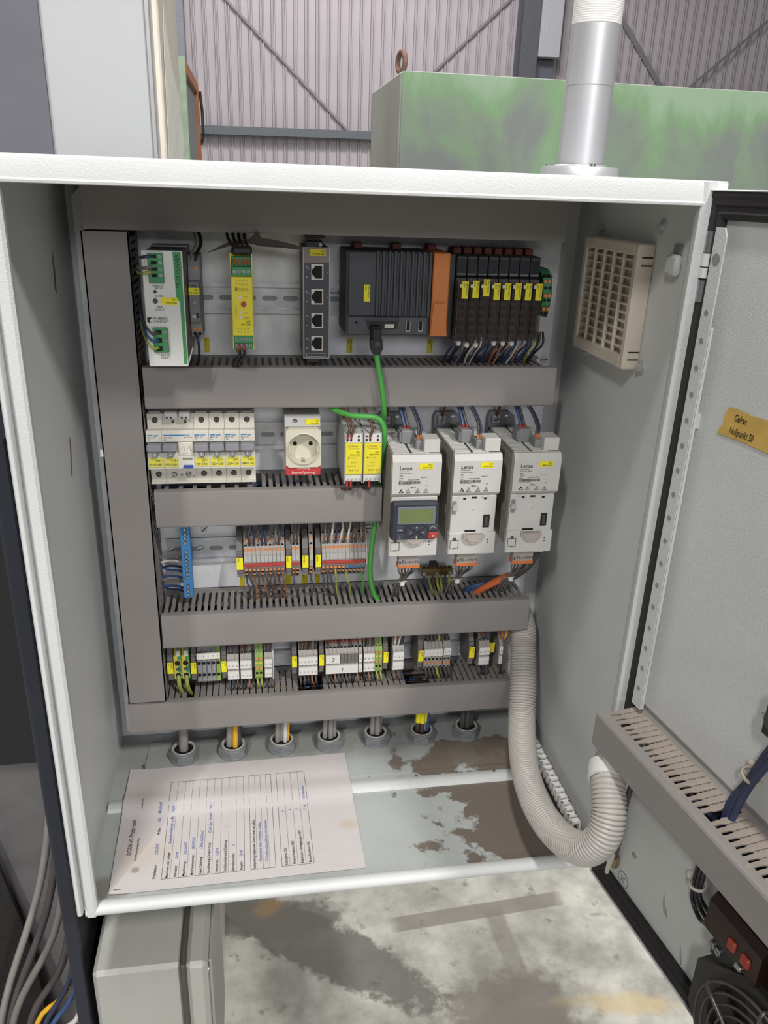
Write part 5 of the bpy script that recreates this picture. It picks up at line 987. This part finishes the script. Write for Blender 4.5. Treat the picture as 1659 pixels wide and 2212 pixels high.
block4(642, 1, 'below the orange and yellow wires', ('4',), ('1',))
o = thing('plate_label', 'yellow label tilted behind the last marker cards', 'label', (633, 246, 150)); ylabel(o, 630, 637, 152, 168, 243, '-X7', None, True, labd)
k = 0
for x0, n, nm in ((263.8, 6, 'under the first cards'), (313.2, 2, 'beside the pale end plate'), (359.2, 5, 'eleven to fifteen'), (396, 9, 'with handwritten cards'), (448.4, 3, 'forty-one to forty-three'), (489.2, 3, 'near the middle gap'), (612.5, 3, 'near the hose'), (642, 2, 'beside the hose')):
    for i in range(n):
        x = x0+i*TW+2.6; m_ = (w_dg, w_dblue, w_dg, w_brown, w_black, w_grey)[(i+k) % 6]
        if nm in ('near the middle gap',) and i < 2: m_ = w_white
        if nm == 'beside the hose': m_ = (w_orange, w_yel)[i]
        if not (nm == 'with handwritten cards' and i % 3): wire('wire', [(x, 243, 173.5), (x+.5, 238, 182), (x+1+rnd.uniform(-1, 3), 244, 194), (x+2, 256, 206)], 1.4, m_, m_.name.replace('_', ' ')+' into the top of the lowest terminals '+nm, group='wires above lowest terminals '+nm)
        m_ = (w_dg, w_dblue, w_brown, w_dg, w_black, w_lbrown)[(i+k) % 6]
        wire('wire', [(x, 240, 134), (x+.5, 234, 127), (x+1+rnd.uniform(-2, 3), 240, 116), (x+2+rnd.uniform(-2, 4), 250, 102)], 1.3, m_, m_.name.replace('_', ' ')+' dropping from the lowest terminals '+nm, group='wires below lowest terminals '+nm)
    k += 1

# ================================================================ CABLE GLANDS
gl_m = mat('gland_plastic', '#77797b', .5, var=.08); gl_r = mat('gland_seal', '#b9b7ae', .5)
gn = ('first gland from the upright duct, with a single cable', 'second gland from the upright duct, with a yellow wire', 'third gland from the upright duct, with an orange yellow wire', 'middle gland with three grey cables', 'gland with cables held by a clamp', 'gland with yellow cable labels', 'gland nearest the hose')
CB = [[(0, 0, 6.5, w_cable)], [(-5, 0, 4.6, w_cable), (3, -3, 4., w_yel), (7, 3, 5, w_dg)], [(-6, -1, 3.6, w_cable), (0, 2, 3.6, w_cable), (5, -3, 3., w_white), (8, 1, 3.4, w_yel)], [(-6, 0, 3.8, w_cable), (2, -2, 3.8, w_cable), (7, 2, 3.8, w_cable)],
      [(-5, 0, 4, w_cable), (2, -3, 4, w_cable), (6, 3, 3.8, w_cable)], [(-6, 0, 3.4, w_dg), (0, -3, 3.2, w_brown), (5, 1, 3.4, w_cable), (8, -2, 2.6, w_blue)], [(-6, 0, 4, w_dg), (1, -2, 4, w_dg), (7, 2, 4, w_dg)]]
for i in range(7):
    gx, gy = 197.6+i*68.7, (251, 253, 256, 256.5, 258, 256, 258)[i]
    g = thing('cable_gland', 'grey hexagonal cable gland, '+gn[i], 'cable gland', (gx, gy, 2.5), 'cable glands in the cabinet floor')
    part(g, 'flange', B().lathe((gx, gy, 2.4), (0, 0, 1), [(20.6, 0), (20.6, 3), (20, 4.5), (15, 5)], 32), gl_m, 40); part(g, 'nut', B().prism(hexa(gx, gy, 21, .2+i*.13), 'z', 5, 15), gl_m)
    part(g, 'collar', B().lathe((gx, gy, 14.5), (0, 0, 1), [(18.5, 0), (17.8, 3), (16.6, 3.6), (14.6, 3.2), (14.2, -1)], 32), gl_m, 50); part(g, 'seal', B().lathe((gx, gy, 15), (0, 0, 1), [(16.3, 2.2), (15.8, 3.8), (13.6, 3.4), (13.2, -3)], 32), gl_r, 50, 'pale inner ring')
    part(g, 'opening', B().cyl((gx, gy, 15.2), (0, 0, 1), 14, .4, 24), hole)
    for dx, dy, r, m_ in CB[i]:
        c = wire('cable', [(gx+dx, gy+dy, 8), (gx+dx, gy+dy, 22), (gx+dx+1, gy+dy*.6+4, 48), (gx+dx-1, gy+10, 78), (gx+dx-2, gy+12, 100)], r, m_, m_.name.replace('_jacket', '').replace('_', ' ')+' rising from the '+gn[i].split(',')[0], 'cable', 'cables rising from the glands', 10)
        if i == 5 and r > 3: part(c, 'label_sleeve', B().tube([(gx+dx+.3, gy+dy+.5, 30), (gx+dx+.8, gy+dy*.6+3.2, 46)], r+.7, 10), lab, 60)
    if i == 4: tt = thing('cable_clamp', 'grey clamp around the cables above the glands', 'cable clamp', (gx, gy, 58)); part(tt, 'band', B().torus((gx+1, gy+7, 60), (0, .1, 1), 12, 1.6, 24, 6), w_cable, 60); part(tt, 'buckle', B().cbox(gx+12, gx+18, gy-2, gy+5, 57, 64, 1), w_cable)

# ================================================================ CORRUGATED HOSE
hp = [(648, 254, 224), (662, 250, 221)]+[tuple(at(u, v, y=y_)) for u, v, y_ in ((1128, 1352, 243), (1130, 1400, 232), (1130, 1480, 198), (1127, 1550, 168), (1129, 1620, 124), (1141, 1690, 72), (1169, 1757, 16), (1213, 1811, -34))]+[tuple(atd(u, v, d)) for u, v, d in ((1262, 1834, 874), (1299, 1812, 852), (1315, 1762, 848), (1314, 1705, 858), (1316, 1655, 876))]+[tuple(DH+DD*42+DN*33.5+Vector((0, 0, 207))), tuple(DH+DD*43+DN*32+Vector((0, 0, 222)))]
hs = smooth(hp, 40); L = [0.]
for a, b_ in zip(hs, hs[1:]): L.append(L[-1]+(b_-a).length)
pts, rad = [], []; s_ = 0; j = 0
while s_ < L[-1]-.1:
    while L[j+1] < s_: j += 1
    f = (s_-L[j])/max(1e-6, L[j+1]-L[j]); pts.append(hs[j].lerp(hs[j+1], f)); rad.append(17.6+(.9, 1.0, .7, -1.3)[len(rad) % 4]); s_ += 1.02
ho = thing('corrugated_hose', 'grey corrugated hose curving from the duct out of the cabinet to the door', 'hose', (660, 80, 40)); part(ho, 'tube', B().tube(pts, 17, 26, rad), mat('grey_hose_plastic', '#b7b2ac', .38, var=.06), 75)
hc = thing('hose_clamp', 'white plastic hose clamp around the hose below the door duct', 'hose clamp', (680, -50, 170)); q = hs[int(len(hs)*.852)]; dd = (hs[int(len(hs)*.852)+3]-q).normalized()
part(hc, 'band', B().lathe(q-dd*10, dd, [(18.6, 0), (21.6, .6), (22.2, 10), (21.6, 19.4), (18.6, 20)], 30), white, 50)
e_ = (DD-dd*DD.dot(dd)).normalized(); part(hc, 'lug', B().slab([q+e_*20.5-dd*7, q+e_*34-dd*6, q+e_*34+dd*6, q+e_*20.5+dd*7], DN*6), white); part(hc, 'bolt', B().cyl(q+e_*32+DN*3, DN*-1+e_*.2, 4.6, 10, 6), white, 30)
# ================================================================ TEST REPORT SHEET
th = .0136; PX, PY = 129.8, 18.7
def pz(y): return 1.2 if y < 140 else 1.2+5.8*min(1, (y-140)/14) if y < 156 else 7. if y < 168 else 7.-3.4*min(1, (y-168)/14)
def pp(a, b, dz=0.):
    x = PX+a*math.cos(th)-b*math.sin(th); y = PY+a*math.sin(th)+b*math.cos(th)
    curl = 5.*max(0, 1-a/26)**2*(.4+.6*math.sin(b/210*3.1)) if a < 26 else 0
    return (x, y, pz(y)+curl+dz)
pf = B(); na, nb = 24, 22
for i in range(na+1):
    for j in range(nb+1): pf.v.append(pp(297*i/na, 210*j/nb))
pf.f = [(i*(nb+1)+j, (i+1)*(nb+1)+j, (i+1)*(nb+1)+j+1, i*(nb+1)+j+1) for i in range(na) for j in range(nb)]
sheet = single('test_report', pf, stain_mat('smudged_paper', ('#b8b2b1', '#bfb9b8'), (5., 60., .72, '#c9bfb8'), [(-.125, -.072, .006, .006, 0, .5, .6, '#6d6258', .8, False), (-.12, -.05, .045, .03, .3, .8, .7, '#b7ab9f', .7, False), (-.12, .07, .05, .02, .5, .8, .7, '#bdb3ab', .6, False), (.135, -.03, .018, .012, 0, .6, .7, '#b6a692', .7, False)], .85), 'printed test report sheet with handwriting lying on the cabinet floor', 'paper', sm=60, org=(280, 125, 1))
def ptext(bld, s, a, b, h, shear=0., wid=.9):
    vs, fs = glyphs(s, 'LEFT', shear); k = h/.69; bld.add([pp(a-y*k, b+x*k*wid, .35) for x, y in vs], fs)
def pline(bld, a0, b0, a1, b1, w=.35):
    n = 14
    for i in range(n):
        t0, t1 = i/n, (i+1)/n; p0 = (a0+(a1-a0)*t0, b0+(b1-b0)*t0); p1 = (a0+(a1-a0)*t1, b0+(b1-b0)*t1); dx, dy = (0, w) if abs(a1-a0) > abs(b1-b0) else (w, 0)
        bld.quad(pp(p0[0]-dx, p0[1]-dy, .3), pp(p1[0]-dx, p1[1]-dy, .3), pp(p1[0]+dx, p1[1]+dy, .3), pp(p0[0]+dx, p0[1]+dy, .3))
pt_ = B(); pg = B(); ph = B()
ptext(pt_, 'DGUV-V3 Pr\u00fcfprotokoll', 18, 56.5, 5.2, wid=.87); ptext(pt_, 'Erst-/Wiederholungspr\u00fcfung', 25, 47.5, 2.3, wid=.95); ptext(pt_, 'Intervall: 4 Jahre', 24.4, 131, 2.2, wid=.8)
ptext(pt_, 'Pr\u00fcfdatum:', 50, 17, 3.5, wid=.95); ptext(pt_, 'Pr\u00fcfer:', 49.5, 87, 3.5)
rows_ = [('Maschinen oder Anlage:', 'Spulenbearbeitungs- u. Messanlage'), ('Hersteller:', 'Lucas'), ('Maschinentyp:', 'SAS 2x630'), ('Maschinennummer:', '180103120'), ('Kabel Zuleitung:', '\u00d6lflex 5x2,5mm\u00b2'), ('Vorsicherung (Gr\u00f6\u00dfe + Ort):', 'C16A 3pol. Verteiler UV4.1'), ('Nennstrom:', '1,20 A'), ('Schleifenwiderstand Zuleitung:', '/'), ('Betriebsstunden:', '0'), ('Baujahr:', '2018')]
for i in range(11): pline(pt_, 57+i*9.62, 15.2, 57+i*9.62, 178, .22 if i in (0, 10) else .12)
for b_ in (15.2, 178): pline(pt_, 57, b_, 153.2, b_, .22); pline(pt_, 160.5, b_, 190, b_, .22); pline(pt_, 197.5, b_, 236, b_, .22)
for i, (l_, h_) in enumerate(rows_):
    ptext(pt_, l_, 64.2+i*9.62, 16.5, 3.2, wid=.88); ptext(ph, h_, 64.4+i*9.62, 20+len(l_)*2.25, 3.7, .35, .82)
ptext(ph, '12.02.2018', 49.5, 53.5, 3.6, .35, .72); ptext(ph, 'H\u00fctte Michael', 48.5, 108, 4.2, .35, .85)
for a_ in (160.5, 168, 175.5, 183, 190): pline(pt_, a_, 15.2, a_, 178, .2 if a_ in (160.5, 190) else .12)
for a_ in (197.5, 207, 216.7, 226.3, 236): pline(pt_, a_, 15.2, a_, 178, .2 if a_ in (197.5, 236) else .12)
ptext(pt_, 'Sichtpr\u00fcfung: (allgemeiner Zustand, innen und au\u00dfen)', 166.4, 16.5, 3.1, wid=.83); ptext(ph, '- Neuzustand, keine sichtbaren Sch\u00e4den', 174, 24, 3.6, .35, .8); ptext(ph, '- CE-Konformit\u00e4tserkl\u00e4rung ist vorhanden', 181.6, 22, 3.6, .35, .8)
for i, (l_, h_, b_) in enumerate((('Schaltpl\u00e4ne OK?', 'v', 106), ('Notaus Funktion OK?', 'v', 107), ('Elektrische Verriegelungen OK?', '/', 107), ('Bremsfunktion OK?', '/  nicht vorhanden', 106))): ptext(pt_, l_, 204.4+i*9.6, 17, 3.2, wid=.9); ptext(ph, h_, 204.4+i*9.6, b_, 4, .35, .9)
pline(pt_, 4.3, 5.3, 12.7, 6.3, .4)
for o_, m_ in ((pt_, ink), (ph, blueink)): part(sheet, 'lettering', o_, m_)

# ================================================================ SIGNAL TOWER ON TOP
tw = thing('signal_tower', 'silver signal tower pole with a clear lamp on the cabinet top', 'signal tower', (645.3, 150, 775)); alu = mat('brushed_aluminium', '#cfcfd2', .42, .6, var=.06, scale=12); c0 = (645.3, 150, 775)
part(tw, 'base', B().lathe(c0, (0, 0, 1), [(39, 0), (39, 8), (37.5, 11), (27, 11.5), (25, 13)], 40), alu, 35); part(tw, 'lower_tube', B().lathe(c0, (0, 0, 1), [(23.2, 11), (23.2, 83.5), (22.6, 84)], 40), alu, 35); part(tw, 'upper_tube', B().lathe(c0, (0, 0, 1), [(22.6, 84), (23.6, 84.6), (23.6, 136), (23, 136.5)], 40), alu, 35)
lens = mat('clear_ribbed_lens', '#f1efec', .3, var=.03, alpha=.85)
pf_ = [(23.6, 136.4)]
for i in range(60): pf_ += [(23.8, 137+i*2.), (23.55, 138+i*2.)]
part(tw, 'lamp_lens', B().lathe(c0, (0, 0, 1), pf_, 40), lens, 20); part(tw, 'lamp_cap', B().lathe(c0, (0, 0, 1), [(23.9, 257), (23.9, 264), (22, 268)], 40, cap1=True), alu, 35)
for a in range(3): screw(tw, (645.3+33*math.cos(a*2.1+2.6), 150+33*math.sin(a*2.1+2.6), 786), (0, 0, 1), 3, depth=2.5, slot=False)

# ================================================================ ON THE DOOR
dd_ = thing('wire_duct', 'dusty slotted wire duct mounted across the open door', 'wire duct', tuple(DH+DD*300+Vector((0, 0, 204))), 'grey slotted wire ducts')
ch = part(dd_, 'channel', dw(B().box(20, 574, -1.6, 0, 205, 250).box(64, 574, -54, -1, 205, 206.5).box(20, 574, -8, -1, 243.5, 245)), duct_m)
fm = mesh('finger', dw_b := B().prism([(4.0, 0), (3.8, -3)]+[(3.3+(.55 if i % 2 else 0), -5-i*2.5) for i in range(9)]+[(2.5, -27), (2.2, -44), (-2.2, -44), (-2.5, -27)]+[(-3.3-(.55 if i % 2 else 0), -5-i*2.5) for i in reversed(range(9))]+[(-3.8, -3), (-4.0, 0)], 'z', -1.5, 0), dust_m)
ang = math.atan2(DD.y, DD.x)
for i in range(66):
    s_ = 26+i*8.3
    if 178 < s_ < 192: continue
    o = piece(ch, 'finger', fm, DH+DD*s_+DN*7+Vector((0, 0, 245))); o.rotation_euler = (math.radians(rnd.uniform(-2, 3)), math.radians(rnd.uniform(-2, 2)), ang)
part(dd_, 'cover', dw(B().prism([(-45, 246), (-52, 246), (-55, 245), (-56.5, 243), (-56.5, 206), (-55, 203.6), (-53.4, 203.6), (-53.4, 205), (-54, 205.4), (-55, 207), (-55, 242), (-53, 244.4), (-45, 244.6)], 'x', 20, 574)), duct_m, 25)
bt = thing('wire_bundle', 'wires inside the duct on the open door', 'wires', tuple(DH+DD*300+DN*25+Vector((0, 0, 215))))
for q_, m_ in enumerate((w_black, w_dblue, w_dg, w_gy)): part(bt, 'strand', dw(B().tube(smooth([(76+j*54, -14-q_*9+rnd.uniform(-3, 3), 222+rnd.uniform(-6, 8)) for j in range(10)], 3), 3, 6)), m_, 60)
cbl = thing('cable_bundle', 'dark blue cables dropping into the duct on the door', 'cables', tuple(DH+DD*190+DN*10+Vector((0, 0, 235))))
for i in range(3): part(cbl, 'strand', dw(B().tube(smooth([(214+i*4, -14, 352), (200+i*4, -12-i, 320), (190+i*3, -12-i*2, 285), (184+i*3-(4 if i == 2 else 0)+(6 if i == 2 else 0), -20, 258), (186+i*3, -26, 232)], 5), 3.6, 8)), w_dblue, 60)
clipm = mat('beige_clip_plastic', '#a79a8c', .5)
cl_ = thing('cable_clip', 'pale adhesive clip holding the dark blue cables on the door', 'cable clip', tuple(DH+DD*178+DN*6+Vector((0, 0, 290)))); part(cl_, 'loop', dw(B().torus((191, -12, 290), (.3, 0, 1), 8.6, 1.6, 22, 6)), clipm, 60); part(cl_, 'pad', dw(B().cbox(176, 184, -6, 0, 287, 295, 1.5)), clipm)
la = thing('door_lock', 'black door lock at the far side of the open door', 'lock', tuple(DH+DD*222+Vector((0, 0, 372)))); part(la, 'body', dw(B().cbox(206, 250, -34, 0, 352, 396, 3)), black); part(la, 'tongue', dw(B().cbox(200, 212, -30, -22, 362, 368, 1)), steel); part(la, 'spindle', dw(B().cyl((222, -34, 374), FRONT, 9, 6, 20)), darksteel, 40)
# fan unit
fa = thing('filter_fan', 'black filter fan with wire guard low on the open door', 'fan', tuple(DH+DD*300+Vector((0, 0, -10))))
fx_, fz = 300, 77
oc = lambda R, a0=math.pi/8: [(fx_+R*1.3*math.cos(a0+i*math.pi/4), fz+R*math.sin(a0+i*math.pi/4)) for i in range(8)]
part(fa, 'base_plate', dw(B().prism(oc(77), 'y', -8, 0)), black); part(fa, 'housing', dw(B().prism(oc(72), 'y', -46, -7)), mat('fan_housing', '#26241f', .5))
part(fa, 'rotor_well', dw(B().cyl((fx_, -46.2, fz), FRONT, 63, .5, 40)), hole)
for i in range(7):
    a = i*2*math.pi/7; c_, s_ = math.cos(a), math.sin(a); part(fa, 'blade', dw(B().slab([(fx_+22*c_-8*s_, -47, fz+22*s_+8*c_), (fx_+58*c_-17*s_, -47, fz+58*s_+17*c_), (fx_+58*c_+14*s_, -50, fz+58*s_-14*c_), (fx_+22*c_+6*s_, -50, fz+22*s_-6*c_)], (0, -1, 0))), black)
part(fa, 'hub', dw(B().cyl((fx_, -46, fz), FRONT, 22, 8, 24)), black, 40)
gw = mat('guard_wire', '#5a5350', .4, .6)
for r in range(7): part(fa, 'guard_ring', dw(B().torus((fx_, -58+r*.3, fz), FRONT, 15+r*8.8, 1.4, 40, 6)), gw, 60)
for i in range(6):
    a = i*math.pi/3+.35; part(fa, 'guard_spoke', dw(B().tube(smooth([(fx_+12*math.cos(a), -61, fz+12*math.sin(a)), (fx_+44*math.cos(a+.15), -61, fz+44*math.sin(a+.15)), (fx_+68*math.cos(a+.2), -58, fz+68*math.sin(a+.2)), (fx_+64*math.cos(a+.2), -45, fz+64*math.sin(a+.2))], 5), 1.8, 6)), gw, 60)
for s_, z_ in ((230, 131), (222, 131)): screw(fa, tuple(DH+DD*s_+DN*42+Vector((0, 0, z_))), tuple(DN), 4, depth=2)
part(fa, 'bracket', dw(B().cbox(218, 300, -42, -6, 118, 144.5, 3).cbox(208, 222, -30, -6, 124, 146, 2)), black)
tm = thing('fan_terminal', 'red and black terminal piece above the door fan', 'terminal', tuple(DH+DD*250+DN*25+Vector((0, 0, 156))))
part(tm, 'cap', dw(B().prism([(-46, 144), (-46, 176), (-40, 183), (-14, 183), (-10, 176), (-10, 144)], 'x', 211, 276)), mat('dark_red_plastic', '#27130f', .35)); part(tm, 'red_insert', dw(B().cbox(208, 213, -44, -12, 146, 172, 2)), MATS['bright_red_plastic'] if 'bright_red_plastic' in MATS else mat('bright_red_plastic', '#8c3122', .35)); part(tm, 'red_button', dw(B().cbox(240, 250, -49, -44, 152, 164, 2))  , MATS['bright_red_plastic']); part(tm, 'red_button', dw(B().cbox(256, 267, -49, -44, 152, 164, 2)), mat('bright_red_plastic', '#8c3122', .35)); part(tm, 'screw_tab', dw(B().cbox(254, 262, -50, -45, 144.5, 150, 1)), steel)
for i in range(3): wire('wire', [tuple(DH+DD*s_+DN*n_+Vector((0, 0, z_))) for s_, n_, z_ in ((166+i*5, 28, 212), (162+i*5, 18, 172), (156+i*4.7, 11, 130), (158+i*5.4, 10, 108+i*5), (176+i*7, 13, 101+i*9), (195+i*5, 21, 120+i*9), (216, 30, 143+i*7))], 2.2, w_black, 'black wire looping from the door duct to the fan terminal', group='fan wires on the door')
tt = thing('cable_tie', 'grey cable tie around the fan wires on the door', 'cable tie', tuple(DH+DD*160+DN*10+Vector((0, 0, 128)))); part(tt, 'strap', B().torus(tuple(DH+DD*160.7+DN*11+Vector((0, 0, 131))), (0, 0, 1), 8.2, 1.6, 18, 6), tie_m, 60); part(tt, 'head', B().cbox(*[c for p in zip(tuple(DH+DD*150+DN*13+Vector((0, 0, 128))), tuple(DH+DD*150+DN*13+Vector((5, 5, 135)))) for c in p], 1), tie_m)
# small sensor cable at the lower hinge corner
es = thing('earth_strap', 'earth strap with lug at the lower hinge side of the door', 'earth strap', tuple(DH+DD*22+DN*8+Vector((0, 0, 0)))); part(es, 'lug', dw(B().cbox(18, 34, -9, 0, 22, 40, 2)), mat('tan_lug', '#8d7a64', .4, .3), 40); part(es, 'blade', dw(B().slab([(22, -9, 7), (27, -9, 9), (34, -9, 46), (24, -9, 46)], (0, -1.4, 0))), warmw)
part(es, 'strap', dw(B().tube(smooth([(31, -7, 38), (35, -8, 80), (34, -8, 110), (38, -8, 160), (40, -8, 204)], 5), 3, 8)), w_dg, 60)
for o in list(bpy.data.objects):
    if o.type == 'EMPTY' and not o.children: bpy.data.objects.remove(o)
